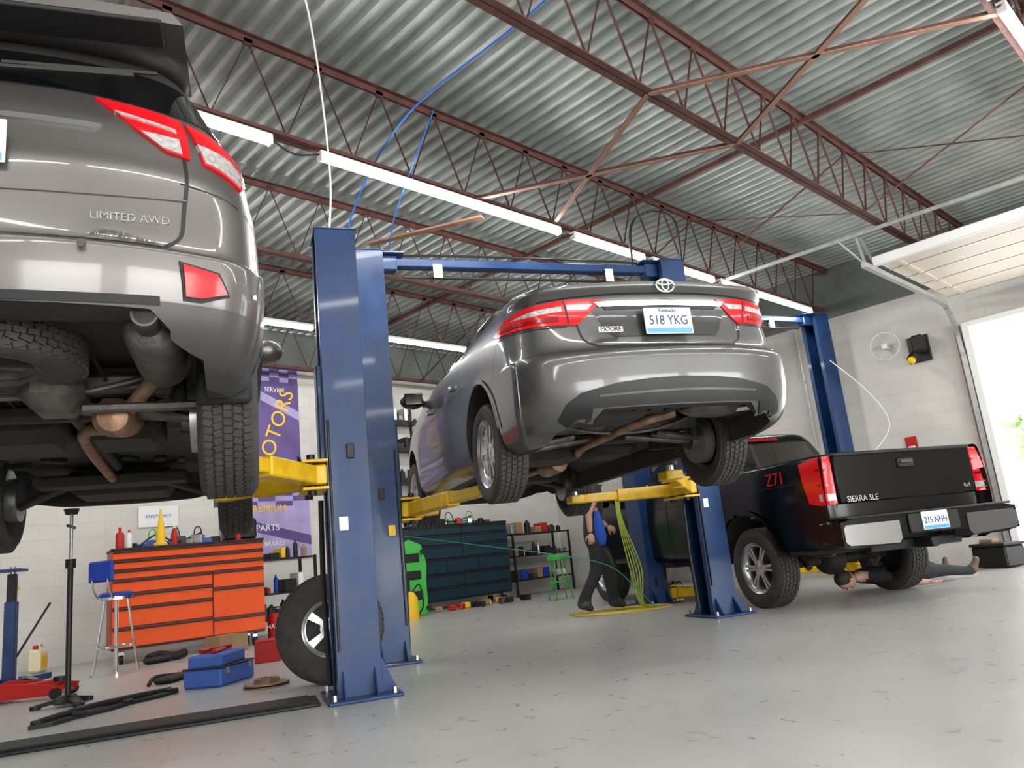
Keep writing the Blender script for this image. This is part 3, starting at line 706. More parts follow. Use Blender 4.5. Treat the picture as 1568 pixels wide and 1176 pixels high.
mb.tube([(-.6,-.2,.38+dz),(-.45,.0,.34+dz),(-.1,.12,.30+dz),(.3,.1,.30+dz),(.8,0,.30+dz),(2.5,0,.32+dz)],.028,rust,12,smooth=6)
mb.box((-.62,.36,.40+dz),(.40,.62,.14),under,.06)
mb.box((-.62,-.05,.42+dz),(.46,.3,.08),plastic,.03)
for i in range(4): mb.box((-.80,-.18+i*.12,.375+dz),(.16,.02,.03),plastic,.005)
mb.lathe([(1e-3,-.2),(.07,-.19),(.08,-.15),(.08,.15),(.07,.19),(1e-3,.2)],rust,Matrix.Translation((1.2,0,.30+dz))@Matrix.Rotation(rad(90),4,'Y'),20)
mb.beam((-.80,-.55,.45+dz),(-.80,.55,.45+dz),.06,.1,under,.01)
mb.done('sedan',frame(.63,5.33,1.12,BAY-rad(2)),40)

# ================================================================== PICKUP (right)
mb=MB(); mats=[paint_blk,under,plastic,glass]; RWT=.40
K=[(.50,-1.12,4.45,.94,.10,.02),(.56,-1.20,4.52,.985,.10,.02),(.75,-1.22,4.56,1.0,.10,.02),(.95,-1.225,4.55,1.01,.10,.02),(1.15,-1.225,4.5,1.0,.10,.02),(1.30,-1.225,4.4,.985,.10,.02),(1.375,-1.22,4.3,.97,.10,.02),(1.395,-1.20,4.2,.95,.09,.02)]
me=shell_mesh(K,mats,lambda z:0,4)
cut=[('cyl',0,RWT+.03,.51,.62,1.4),('cyl',0,RWT+.03,.51,-1.4,-.62),('cyl',3.65,RWT+.03,.50,.62,1.4),('cyl',3.65,RWT+.03,.50,-1.4,-.62),
 ('box',(1.6,0,.3),(5.2,1.6,.66),.05),('box',(-.31,0,1.35),(1.70,1.62,.9),.03),('box',(-1.2,0,.5),(.3,1.5,.3))]
me=carve(me,cut,mats); B=Body(mb,me,mats,0); cy=B.cy
Kc=[(1.33,.60,3.3,.955,.18,.04),(1.40,.60,3.15,.945,.18,.04),(1.48,.62,3.0,.92,.18,.04),(1.65,.70,2.7,.85,.2,.05),(1.80,.78,2.45,.78,.22,.05),(1.88,.86,2.25,.72,.24,.06),(1.915,1.0,2.0,.60,.24,.06)]
mc=shell_mesh(Kc,mats,lambda z:0,4); C=Body(mb,mc,mats,0)
C.decal('rear',[(-.68,1.46),(-.60,1.77),(.60,1.77),(.68,1.46)],glass,.006,.06)
C.line('rear',[(-.22,1.82),(.22,1.82)],.035,dred,.012)
for sg in(1,-1):
    md='left' if sg>0 else 'right'
    C.decal(md,[(.85,1.42),(.95,1.76),(1.45,1.81),(1.5,1.42)],glass,.006,.06)
    C.decal(md,[(1.58,1.42),(1.55,1.81),(2.2,1.80),(2.8,1.42)],glass,.006,.06)
    B.decal('cyl',[(math.atan2(sg*a,b),z) for a,b,z in((.845,1.22,1.37),(.99,1.15,1.36),(1.0,.98,1.33),(1.0,1.0,1.15),(1.0,1.05,.96),(.99,1.18,.93),(.845,1.22,.94))],red,.012,.02,.02)
    B.decal('cyl',[(math.atan2(sg*a,b),z) for a,b,z in((.86,1.22,1.03),(.985,1.18,1.03),(.985,1.18,.97),(.86,1.22,.97))],clear,.018,.02,.01)
    for zz in(1.10,1.24): B.decal('cyl',[(math.atan2(sg*a,b),z) for a,b,z in((.86,1.22,zz+.02),(.985,1.18,zz+.02),(.985,1.18,zz),(.86,1.22,zz))],dred,.018,.02,.01)
    B.line(md,[(-1.2,1.17),(0,1.16),(3,1.16)],.008,dblk,.003)
    B.line(md,[(.60,.5),(.60,1.37)],.012,dblk,.003)
    for X in(1.52,2.75): B.line(md,[(X,.55),(X,1.37)],.008,dblk,.003)
    arc=[(.0+.53*math.cos(a),RWT+.03+.53*math.sin(a)) for a in [rad(t) for t in range(0,181,12)]]
    B.line(md,arc,.06,paint_blk,.022,.03)
    mb.box((3.05,sg*1.12,1.40),(.10,.22,.20),paint_blk,.04); mb.beam((3.05,sg*.93,1.38),(3.05,sg*1.05,1.38),.05,.04,plastic)
    wheel(mb,(0,sg*.83,RWT),RWT,.265,.245,sg,6,54,style='split'); wheel(mb,(3.65,sg*.83,RWT),RWT,.265,.245,sg,6,54,style='split')
mb.text('Z71',.17,Matrix.Translation((-.62,1.014,1.235))@Matrix(((-1,0,0,0),(0,0,1,0),(0,1,0,0),(0,0,0,1))),redp,.002)
for sg in(1,-1): B.line('rear',[(sg*.84,.90),(sg*.84,1.38)],.014,dblk,.003)
mb.box((-1.225,0,1.15),(.03,1.66,.44),paint_blk,.012)
mb.box((-1.235,0,1.375),(.05,1.66,.035),plastic,.01)
mb.box((-1.245,0,1.26),(.02,.20,.09),dblk,.01); mb.box((-1.26,0,1.27),(.02,.15,.035),plastg,.008)
mb.text('SIERRA SLE',.075,Matrix.Translation((-1.245,.58,.965))@REARV,steel,.004)
mb.text('4x4',.06,Matrix.Translation((-1.245,-.70,1.0))@REARV,steel,.004)
bz=.565
bp=[(-1.04,0),(-1.04,.20),(-.84,.235),(.84,.235),(1.04,.20),(1.04,0),(.84,-.03),(.42,-.03),(.36,.04),(-.36,.04),(-.42,-.03),(-.84,-.03)]
mb.prism(bp,(-1.42,0,bz),(0,1,0),(0,0,1),(.16,0,0),paint_blk)
mb.box((-1.34,0,bz+.235),(.19,1.95,.02),plastic,.005)
for sg in(1,-1):
    mb.prism([(sg*.40,.02),(sg*.44,-.02),(sg*.98,0),(sg*1.02,.03),(sg*1.02,.15),(sg*.99,.175),(sg*.40,.175)],(-1.43,0,bz),(0,1,0),(0,0,1),(.012,0,0),chrome if sg>0 else plastg)
    mb.beam((-1.34,sg*1.02,bz+.12),(-1.08,sg*1.02,bz+.12),.05,.2,paint_blk,.02)
mb.box((-1.43,0,bz+.135),(.02,.6,.17),dblk,.01)
plate(mb,Matrix.Translation((-1.445,-.0,bz+.145))@REARV,'215 NHH','')
mb.beam((-1.40,0,.52),(-1.0,0,.52),.09,.09,dblk,.01); mb.beam((-1.15,-.55,.52),(-1.15,.55,.52),.09,.09,dblk,.01)
for sg in(1,-1): mb.beam((-1.15,sg*.42,.56),(4.2,sg*.42,.56),.08,.14,under,.01)
mb.cyl((0,-.72,RWT),(0,.72,RWT),.05,under,16); mb.ball((0,0,RWT),(.17,.17,.16),under,18,12)
for sg in(1,-1): mb.beam((-.65,sg*.50,.48),(.65,sg*.50,.48),.06,.05,undm,.01); mb.cyl((-.2,sg*.45,.35),(.1,sg*.4,.62),.035,undm,12)
mb.tube([(-.9,-.5,.5),(-.5,-.55,.5),(.3,-.4,.6),(2.5,-.3,.5)],.04,rust,12,smooth=5)
mb.ball((-.7,0,.60),(.33,.33,.11),rubber,24,10)
mb.box((1.8,0,.5),(2.2,.5,.2),under,.05)
mb.done('pickup_truck',frame(3.18,8.50,0),40)

# ================================================================== LIFTS
def lift(name,r,d,half,H,cz,pads,padz,overhead,plate_,ang=BAY):
    mb=MB()
    for sg in(1,-1):
        y0=sg*half
        mb.box((0,y0+sg*.135,H/2),(.30,.012,H-.02),blue,.002)
        for x in(-.15,.15): mb.box((x,y0,H/2),(.012,.28,H-.02),blue,.002)
        for x in(-.12,.12): mb.box((x,y0-sg*.135,H/2),(.06,.012,H-.02),blue,.002)
        mb.box((0,y0,H-.012),(.33,.30,.012),blue,.003)
        for x in(-.1,.1):
            for yy in(-.1,.1): mb.cyl((x,y0+yy,H-.01),(x,y0+yy,H+.012),.012,steel,6)
        mb.box((0,y0+sg*.02,.012),(.58,.46,.024),blue,.006)
        for x in(-.25,.25):
            for yy in(-.17,.20): mb.cyl((x,y0+sg*yy,.02),(x,y0+sg*yy,.06),.016,steel,6)
        for x in(-1,1):
            mb.prism([(0,0),(.12,0),(0,.16)],(x*.155,y0-.1,.02),(x,0,0),(0,0,1),(0,.01,0),blue)
            mb.prism([(0,0),(.12,0),(0,.16)],(x*.155,y0+.1,.02),(x,0,0),(0,0,1),(0,.01,0),blue)
        mb.prism([(0,0),(.10,0),(0,.22)],(-.145,y0+sg*.142,.02),(0,sg,0),(0,0,1),(.01,0,0),blue)
        mb.box((0,y0-sg*.02,cz+.38),(.25,.20,.95),dblk,.01)
        mb.box((0,y0-sg*.15,cz+.35),(.16,.05,.85),blue,.01)
        mb.cyl((0.04,y0,.05),(0.04,y0,cz-.1),.02,steel,10); mb.cyl((-.06,y0,.05),(-.06,y0,cz-.1),.03,dblk,12)
        mb.cyl((-.03,y0,cz+.8),(-.03,y0,H-.05),.008,steel,6)
        mb.box((-.165,y0+sg*.02,cz+.15),(.02,.05,.10),dblk,.004)
        mb.box((-.162,y0-sg*.05,1.1),(.012,.06,.09),white if sg<0 else yelp,.002)
        mb.tube([(-.165,y0-sg*.12,.3),(-.17,y0-sg*.12,1.0),(-.165,y0-sg*.12,1.8)],.008,dblk,6)
        mb.tube([(.05,y0-sg*.165,.08),(.06,y0-sg*.18,max(.4,cz*.5)),(.05,y0-sg*.17,max(.7,cz-.15))],.018,dblk,8)
        mb.box((0,y0-sg*.22,cz),(.40,.15,.13),yellow,.01)
        mb.box((0,y0-sg*.22,cz+.09),(.44,.17,.02),yellow,.004); mb.box((0,y0-sg*.22,cz-.09),(.44,.17,.02),yellow,.004)
        for x in(-.14,.14): mb.cyl((x,y0-sg*.24,cz-.13),(x,y0-sg*.24,cz+.14),.028,dblk,12); mb.tube([(x-.06,y0-sg*.31,cz+.10),(x,y0-sg*.32,cz+.13),(x+.06,y0-sg*.31,cz+.10)],.008,dblk,6,smooth=3)
        mine=pads[0] if sg>0 else pads[1]
        for i,(px,py) in enumerate(mine):
            a=Vector((-.14 if px<0 else .14,y0-sg*.24,cz)); b=Vector((px,py,cz)); m_=a.lerp(b,.58)
            mb.beam(a,m_,.115,.12,yellow,.01); mb.beam(a.lerp(b,.4),b,.085,.085,yellow,.008)
            mb.box((px,py,cz),(.15,.15,.075),yellow,.01)
            mb.cyl((px,py,cz),(px,py,padz-.025),.032,steel,16); mb.cyl((px,py,padz-.03),(px,py,padz-.002),.065,rubber,20)
            mb.cyl(tuple(a.lerp(b,.25)+Vector((0,0,.05))),tuple(a.lerp(b,.25)+Vector((0,0,.075))),.012,steel,8)
    if overhead:
        mb.box((0,0,H-.09),(.11,2*half-.1,.085),blue,.008)
        for sg in(1,-1):
            mb.box((0,sg*(half-.18),H-.10),(.13,.22,.15),blue,.01); mb.box((0,sg*(half-.15),H-.02),(.28,.40,.012),blue)
        mb.box((0.0,0,H-.22),(.025,2*half-.7,.025),dblk,.004)
        for yy in(-.9,.95): mb.box((-.08,yy,H-.18),(.005,.09,.14),white); mb.box((0,yy,H-.16),(.03,.03,.14),dblk)
        mb.tube([(0,half-.1,H-.02),(0,half*.5,H+.01),(0,-half*.5,H+.01),(0,-half+.1,H-.02)],.012,dblk,6,smooth=6)
    if plate_:
        mb.box((0,0,.012),(.36,2*half-.5,.022),dblk,.006); mb.box((0,0,.028),(.30,2*half-.6,.012),plastic,.004)
    mb.done(name,frame(r,d,0,ang))
lift('two_post_car_lift',-2.70,4.75,1.59,3.21,1.43,[[(-1.15,.80),(.75,.80)],[(-1.15,-.80),(.75,-.80)]],1.53,False,True)
lift('two_post_car_lift',.265,7.45,1.63,3.72,1.27,[[(-1.55,1.10),(.35,1.12)],[(-1.55,-.40),(.35,-.40)]],1.38,True,False)
lift('two_post_car_lift',3.195,11.03,1.88,4.0,.12,[[(-.6,1.30),(.6,1.30)],[(-.6,-1.25),(.6,-1.25)]],.24,True,False,rad(71.4))

# ================================================================== HOSES / CABLES
ahb=mat('air_hose_blue',(.01,.13,.55),.4)
mb=MB()
mb.tube([P(1.2,3.6,4.75),P(.6,4.6,4.55),P(-.6,5.6,4.35),P(-1.25,6.5,4.05),P(-1.42,6.8,3.7),P(-1.40,6.85,3.2)],.008,ahb,8,smooth=10)
mb.tube([P(-.4,5.6,4.35),P(-.9,6.5,3.9),P(-1.1,7.2,3.75)],.006,ahb,8,smooth=8)
mb.done('air_hose')
mb=MB(); mb.tube([P(-1.15,4.0,4.86),P(-1.12,4.6,4.5),P(-1.20,5.3,3.8),P(-1.23,5.30,3.22)],.007,white,8,smooth=10); mb.done('power_cord')
mb=MB(); mb.tube([P(1.45,8.0,3.7),P(1.5,8.0,4.2),P(1.75,8.0,4.35),P(1.98,8.0,4.2),P(2.0,8.05,3.7)],.015,dblk,8,smooth=8); mb.done('power_cord')
mb=MB()
for k in range(5):
    x=1.17+.012*k
    mb.tube([P(x-.05,9.6,1.45),P(x-.06,9.55,1.1),P(x+.0+.022*k,9.5,.5),P(x+.06,9.5,.10),P(x+.2,9.6,.02)],.008,limeg,6,smooth=8)
mb.done('hanging_air_hose')
mb=MB()
for k in range(4):
    cx,cyy=.80+.08*k,9.75-.05*k; rr=.33+.05*k
    pts=[P(cx+rr*1.2*math.cos(t*math.pi/8),cyy+rr*.8*math.sin(t*math.pi/8),.012+.003*k) for t in range(16)]
    mb.tube(pts,.008,yelp if k%2 else limeg,6,closed=True,smooth=3)
mb.done('coiled_hose')
mb=MB(); mb.tube([P(4.9,11.6,3.2),P(5.3,11.4,2.6),P(5.5,11.4,2.1),P(5.2,11.5,1.7),P(5.0,11.6,1.55)],.008,white,6,smooth=8); mb.done('power_cord')
mb=MB(); mb.tube([P(-1.6,7.4,1.16),P(-.5,8.2,.92),P(.8,9.2,.6),P(1.2,9.3,.25),P(1.4,9.4,.02)],.005,mat('green_cord',(.02,.25,.18),.5),6,smooth=8); mb.done('extension_cord')

# ================================================================== WORKSHOP PROPS
def toolbox(name,M,W,D,H,body,front,layout,cz=.14,side=None):
    mb=MB()
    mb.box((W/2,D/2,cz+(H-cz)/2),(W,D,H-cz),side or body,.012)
    mb.box((W/2,-.002,cz+(H-cz)/2),(W-.02,.008,H-cz-.02),dblk)
    mb.box((W/2,D/2-.01,H+.012),(W+.02,D+.02,.03),dblk,.006)
    for (x0,x1,z0,z1) in layout:
        mb.box(((x0+x1)/2*W,-.012,cz+(z0+z1)/2*(H-cz)),((x1-x0)*W-.014,.03,(z1-z0)*(H-cz)-.014),front,.006)
        mb.box(((x0+x1)/2*W,-.032,cz+z1*(H-cz)-.022),((x1-x0)*W-.02,.018,.026),dblk,.004)
    for x in(.12,W-.12):
        for y in(.1,D-.1):
            mb.cyl((x-.02,y,.06),(x+.02,y,.06),.06,dblk,18); mb.box((x,y,.12),(.07,.08,.05),steel,.005)
    mb.box((-.02,D/2,H*.8),(.02,D*.7,.03),steel,.005)
    ob=mb.done(name,M); return ob
ang=math.atan2(9.88-10.25,4.85-3.08)
MO=wframe(3.08,10.25,0,ang)
lay=[(0,1,.90,1),(0,1,.80,.90),(0,1,.70,.80)]+[(0,.64,.56,.70),(0,.64,.42,.56),(0,.64,.22,.42),(0,.64,.02,.22),(.64,1,.52,.70),(.64,1,.20,.52),(.64,1,.02,.20)]
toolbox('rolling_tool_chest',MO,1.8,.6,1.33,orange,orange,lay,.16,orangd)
lay2=[(0,.5,.88,1),(.5,1,.88,1),(0,.5,.74,.88),(.5,1,.74,.88),(0,.5,.56,.74),(.5,1,.56,.74),(0,.33,.36,.56),(.33,.66,.36,.56),(.66,1,.36,.56),(0,.5,.18,.36),(.5,1,.18,.36),(0,.5,.02,.18),(.5,1,.02,.18)]
MT=wframe(8.0,10.9,0,rad(-3))
toolbox('rolling_tool_chest',MT,2.15,.6,1.42,teal,teal,lay2,.14)
def bottle(name,M,h,r,m,cap):
    mb=MB(); mb.lathe([(1e-3,0),(r,0),(r,h*.62),(r*.85,h*.72),(r*.35,h*.8),(r*.3,h*.88),(1e-3,h*.88)],m,None,18); mb.lathe([(1e-3,h*.87),(r*.38,h*.87),(r*.36,h),(1e-3,h)],cap,None,14); mb.done(name,M)
def onO(x,y): return MO@Matrix.Translation((x,y,1.358))
mb=MB(); mb.lathe([(1e-3,0),(.085,0),(.085,.03),(.055,.045),(.05,.2),(.02,.36),(.012,.46),(1e-3,.46)],yelp,None,20); mb.done('grease_funnel',onO(.56,.10))
bottle('spray_bottle',onO(.10,.12),.26,.05,redp,redp); bottle('spray_can',onO(.72,.08),.24,.035,redp,white); bottle('spray_can',onO(.20,.10),.22,.035,white,redp); bottle('spray_can',onO(1.5,.08),.22,.033,redp,dblk)
def pile(name,M,W,seed,n=10):
    random.seed(seed); mb=MB()
    for i in range(n):
        x=(i+.5)*W/n; h=random.uniform(.05,.13)
        mb.box((x,.0,h/2),(random.uniform(.08,.16),random.uniform(.08,.2),h),random.choice([dblk,dblk,steel,redp,plastg,grn,bluc]),.012,(0,0,random.uniform(-.5,.5)))
    mb.tube([(.1*W,-.08,.02),(.3*W,.0,.16),(.5*W,-.06,.05),(.8*W,.05,.15)],.012,dblk,6,smooth=5)
    for k in range(3): mb.tube([(W*(.2+.25*k),-.05,.02),(W*(.22+.25*k),0,.2),(W*(.28+.25*k),0,.21),(W*(.3+.25*k),-.05,.02)],.009,random.choice([dblk,grn,steel]),6,smooth=4)
    mb.done(name,M)
pile('pile_of_hand_tools',onO(.22,.36),1.1,4); pile('pile_of_hand_tools',MT@Matrix.Translation((.1,.3,1.448)),1.9,9,14)
def shelf(name,M,W,D,H,levels,seed,post=dblk,cols=None):
    random.seed(seed); mb=MB()
    for x in(0,W):
        for y in(0,D): mb.box((x,y,H/2),(.04,.04,H),post,.004)
    for z in levels:
        mb.box((W/2,D/2,z),(W+.02,D+.02,.025),post,.004)
        x=.06
        while x<W-.12:
            w=random.uniform(.06,.2);h=random.uniform(.08,.26); c=random.choice(cols or [redp,dblk,blup,white,yelp,grn,card,steel,plastg,dblk,dblk,dblk,plastg])
            if random.random()<.45: mb.lathe([(1e-3,0),(w*.35,0),(w*.35,h*.75),(w*.15,h*.88),(w*.12,h),(1e-3,h)],c,Matrix.Translation((x+w/2,D*.4,z+.012)),12)
            else: mb.box((x+w/2,D*.45,z+.0125+h/2),(w,D*.6,h),c,.008)
            x+=w+.03
    return mb.done(name,M)
shelf('storage_shelf',wframe(5.0,10.5),.95,.45,1.1,[.25,.60,1.08],5)
shelf('wall_shelf',wframe(7.7,11.13,1.95),1.0,.45,1.75,[.3,.9,1.4],8,dblk,[dblk,dblk,plastg,plastic,steel])
shelf('storage_shelf',wframe(10.5,11.0),1.6,.45,1.2,[.3,.75,1.18],11)
shelf('storage_shelf',wframe(12.1,7.6,0,rad(90)),2.2,.4,1.1,[.3,.7,1.08],17)
mb=MB(); mb.box((0,0,.15),(.42,.26,.28),dblk,.03); mb.box((0,-.13,.22),(.12,.02,.04),plastg,.005); mb.tube([(-.07,0,.29),(-.05,0,.33),(.05,0,.33),(.07,0,.29)],.012,dblk,8); mb.box((-.14,-.135,.15),(.03,.01,.06),plastg);mb.box((.14,-.135,.15),(.03,.01,.06),plastg); mb.done('power_tool_case',onO(1.58,.38))
def stool(M,seatm,frm,back=False,H=.74):
    mb=MB(); mb.lathe([(1e-3,H+.06),(.14,H+.06),(.17,H+.04),(.175,H+.01),(.16,H-.01),(1e-3,H-.01)],seatm,None,28)
    mb.lathe([(.165,H-.02),(.18,H-.02),(.18,H+.01),(.165,H+.01)],frm,None,28,True)
    for i in range(4):
        a=rad(45+90*i); c,s_=math.cos(a),math.sin(a)
        mb.tube([(.11*c,.11*s_,H-.02),(.16*c,.16*s_,H*.5),(.21*c,.21*s_,.05),(.24*c,.24*s_,.0+.01)],.013,frm,8,smooth=4)
    mb.tube([(.185*math.cos(t*math.pi/12),.185*math.sin(t*math.pi/12),.28) for t in range(24)],.010,frm,6,closed=True)
    if back:
        for s_ in(-.1,.1): mb.tube([(s_,.15,H),(s_,.22,H+.12),(s_,.22,H+.32)],.011,frm,8,smooth=3)
        mb.box((0,.21,H+.28),(.32,.05,.22),seatm,.02)
    mb.done('shop_stool',M)
stool(frame(-4.45,8.45,0,rad(120)),blup,chrome,True,.78)
stool(frame(.45,13.3),grn,grn,False,.66)
mb=MB()
for i in range(3):
    a=rad(90+120*i); mb.beam((0,0,.06),(.22*math.cos(a),.22*math.sin(a),.02),.05,.03,dblk,.005); mb.cyl((.22*math.cos(a),.22*math.sin(a),0.001),(.22*math.cos(a),.22*math.sin(a),.03),.04,dblk,12)
mb.lathe([(1e-3,.08),(.06,.08),(.10,.03),(.10,.02),(1e-3,.02)],dblk,None,16)
mb.cyl((0,0,.05),(0,0,1.1),.022,dblk,14); mb.cyl((0,0,1.1),(0,0,1.50),.014,steel,12); mb.beam((-.14,0,1.38),(.14,0,1.38),.02,.02,dblk)
mb.cyl((0,0,1.05),(0,0,1.12),.04,dblk,14); mb.lathe([(1e-3,1.48),(.045,1.48),(.06,1.525),(.04,1.52),(1e-3,1.51)],rubber,None,16)
mb.done('underhoist_support_stand',frame(-3.71,6.33))
mb=MB()
for s_ in(-1,1):
    mb.beam((-.3,s_*.04,.06),(.3,s_*.3,.06),.06,.06,blue,.006); mb.beam((.3,s_*.04,.06),(-.3,s_*.3,.06),.06,.06,blue,.006)
mb.box((0,0,.45),(.11,.11,.8),blue,.01); mb.box((0,0,.95),(.08,.08,.35),dblk,.006); mb.cyl((0,0,.1),(0,0,1.2),.025,steel,12); mb.box((0,0,1.16),(.30,.22,.03),blue,.006); mb.box((.12,0,.98),(.12,.05,.05),yelp,.01); mb.beam((0,-.06,.3),(0,-.35,.8),.02,.02,dblk)
mb.done('transmission_jack',frame(-5.35,8.1))
mb=MB()
for s_ in(-1,1):
    mb.prism([(-.35,.03),(.36,.03),(.40,.10),(.1,.14),(-.2,.17),(-.35,.12)],(0,s_*.12,0),(1,0,0),(0,0,1),(0,.012*s_,0),redp)
    mb.cyl((.33,s_*.13,.045),(.33,s_*.17,.045),.045,dblk,16); mb.cyl((-.30,s_*.13,.04),(-.30,s_*.17,.04),.04,dblk,16)
mb.beam((-.15,0,.10),(.30,0,.13),.09,.05,redp,.01); mb.cyl((.30,0,.13),(.30,0,.17),.06,dblk,16); mb.box((-.2,0,.08),(.22,.16,.1),steel,.02); mb.cyl((-.3,0,.12),(-1.1,0,.75),.018,dblk,10); mb.cyl((.33,-.15,.045),(.33,.15,.045),.02,steel)
mb.done('floor_jack',frame(-4.45,6.95,0,rad(-40)))
mb=MB(); wheel(mb,(0,0,.397),.395,.26,.20,-1,5,56,lean=0)
mb.done('truck_wheel',frame(-1.56,6.05,0,rad(-28)))
mb=MB(); mb.lathe([(.045,.0),(.17,.0),(.17,.008),(.10,.01),(.10,.018),(.17,.018),(.17,.028),(.10,.028),(.09,.06),(.045,.06)],rust,None,36,True)
for i in range(5): q=i*1.2566; mb.cyl((.065*math.cos(q),.065*math.sin(q),.06),(.065*math.cos(q),.065*math.sin(q),.064),.008,dblk,8)
mb.done('brake_rotor',frame(-2.12,6.25)@Matrix.Translation((0,0,.001)))
mb=MB(); mb.box((0,0,.075),(.52,.34,.145),bluc,.015); mb.box((.0,.02,.20),(.50,.28,.10),bluc,.015,(0,.0,.15)); mb.box((0,0,.15),(.53,.35,.012),dblk,.003)
mb.box((0,.0,.265),(.34,.05,.03),redp,.01,(0,0,.3)); mb.cyl((-.15,.08,.275),(.2,.02,.275),.02,redp,10); mb.box((-.17,-.175,.12),(.04,.01,.05),steel); mb.box((.17,-.175,.12),(.04,.01,.05),steel)
mb.done('blue_tool_case',frame(-2.68,6.75,0,rad(35)))
mb=MB(); pts=[(-.62,-.06),(-.5,.05),(-.3,.02),(-.15,.09),(.05,.06),(.25,.12),(.42,.08),(.62,.10),(.60,-.02),(.4,-.07),(.15,-.04),(-.05,-.10),(-.3,-.08),(-.5,-.13)]
mb.prism(pts,(0,0,.003),(1,0,0),(0,1,0),(0,0,.022),plastic)
for a,b in pts[::2]: mb.box((a*.9,b*.8,.032),(.09,.05,.025),plastic,.008,(0,0,a*3))
mb.tube([(-.58,-.04,.03),(-.2,.0,.05),(.2,.03,.045),(.58,.05,.03)],.02,plastic,8,smooth=6)
mb.done('splash_shield',frame(-3.15,5.88,0,rad(20)))
mb=MB(); mb.box((0,0,.03),(.4,.16,.05),plastic,.02); mb.tube([(-.3,.05,.02),(-.1,.1,.06),(.2,.0,.03),(.35,.1,.02)],.018,dblk,8,smooth=4); mb.done('splash_shield',frame(-3.3,7.25,0,rad(40)))
mb=MB(); mb.box((0,0,.14),(.22,.15,.27),mat('cream_plastic',(.72,.66,.45),.4),.03); mb.cyl((-.05,0,.27),(-.05,0,.32),.03,redp,14); mb.tube([(.0,0,.27),(.03,0,.32),(.09,0,.31),(.10,0,.26)],.015,MATS['cream_plastic'],8,smooth=3); mb.box((0,-.077,.13),(.15,.004,.14),yelp); mb.done('oil_jug',frame(-6.0,9.6,0,rad(50)))
mb=MB(); mb.lathe([(1e-3,0),(.12,0),(.13,.03),(.13,.30),(.11,.35),(.05,.37),(1e-3,.37)],redp,None,24); mb.cyl((0,0,.36),(0,0,.42),.03,dblk,12); mb.tube([(-.08,0,.35),(-.05,0,.43),(.05,0,.43),(.08,0,.35)],.01,dblk,8,smooth=3); mb.text('HARD',.08,Matrix.Translation((0,-.131,.2))@Matrix.Rotation(rad(90),4,'X'),white,.002); mb.done('red_fluid_can',wframe(5.05,9.95,0,rad(-45)))
def cbox(M,s,m,tape=True):
    mb=MB(); mb.box((0,0,s[2]/2),s,m,.006); mb.box((0,0,s[2]+.001),(s[0],.05,.002),yelp if m is card else dblk)
    for sg in(-1,1): mb.box((0,sg*s[1]*.25,s[2]+.003),(s[0]-.01,s[1]*.48,.004),m)
    mb.done('storage_box',M)
cbox(wframe(4.15,9.50,0,.3),(.42,.28,.20),card); cbox(wframe(7.35,10.75,0,.1),(.35,.3,.22),card)
mb=MB(); mb.tube([(0,0,.06),(.15,.1,.08),(.3,.02,.05),(.45,.12,.06)],.05,plastic,10,smooth=4); mb.box((.1,0,.04),(.3,.15,.07),plastic,.03); mb.done('car_bumper_bracket',wframe(3.3,9.65,0))
cbox(frame(-2.75,8.2,0,rad(60)),(.35,.25,.2),redp)
mb=MB()
outer=[(-.2,0),(-.22,.5),(-.26,.8),(-.2,1.1),(.0,1.2),(.2,1.1),(.26,.8),(.22,.5),(.2,0)]
mb.prism(outer,(0,0,.03),(1,0,0),(0,.12,.98),(0,.05,0),grn)
for z in(.3,.62,.9): mb.box((0,z*.12-.012,.03+z*.98),(.28,.02,.14),dblk,.01)
for x in(-.2,.2):
    for z in(.12,1.0): mb.cyl((x,z*.12-.03,z),(x,z*.12-.07,z),.04,dblk,12)
mb.done('mechanic_creeper',wframe(7.55,10.25,0,rad(-15)))
mb=MB(); mb.lathe([(1e-3,0),(.12,0),(.13,.05),(.12,.32),(.07,.40),(1e-3,.42)],yelp,None,20); mb.cyl((0,0,.4),(0,0,.62),.02,dblk,10); mb.cyl((-.1,0,.62),(.1,0,.62),.014,dblk,8); mb.tube([(.05,0,.4),(.2,0,.5),(.25,0,.2),(.2,.1,.03)],.012,dblk,6,smooth=5); mb.done('fluid_pump',wframe(7.1,9.8))
mb=MB()
for i in range(16):
    mb.box((random.uniform(0,1.8),random.uniform(-.25,.1),.05),(random.uniform(.08,.22),random.uniform(.06,.14),.09),random.choice([dblk,redp,plastg,yelp,dblk,bluc,card]),.015,(0,0,random.uniform(0,3)))
mb.done('pile_of_car_parts',wframe(8.1,10.4))
def banner(name,X,z0,z1,w,m,lines,bg2):
    mb=MB(); y=YW-.03
    mb.box((X,y,(z0+z1)/2),(w,.012,z1-z0),m); mb.prism([(-w/2,z1-z0-.35),(w/2,z1-z0-.75),(w/2,z1-z0-.9),(-w/2,z1-z0-.5)],(X,y-.01,z0),(1,0,0),(0,0,1),(0,-.003,0),bg2)
    for i in range(3):
        for j in range(5): 
            if (i+j)%2: mb.box((X-w*.4+j*w*.2,y-.009,z1-.06-i*.08),(w*.19,.004,.078),bg2)
    for k,(t,s_,zz) in enumerate(lines): mb.text(t,s_,Matrix.Translation((X,y-.012,zz))@Matrix.Rotation(rad(90),4,'X')@Matrix.Rotation(rad(70) if s_>.25 else 0,4,'Z'),yelp if k==0 else white,.002)
    mb.box((X,y,z1+.01),(w+.06,.03,.03),steel,.005)
    mb.done(name,None)
banner('wall_banner',5.95,2.3,4.25,.85,purple,[('ROTORS',.36,3.2),('BRAKE PADS',.08,2.5),('SERVICE',.1,3.85)],lav)
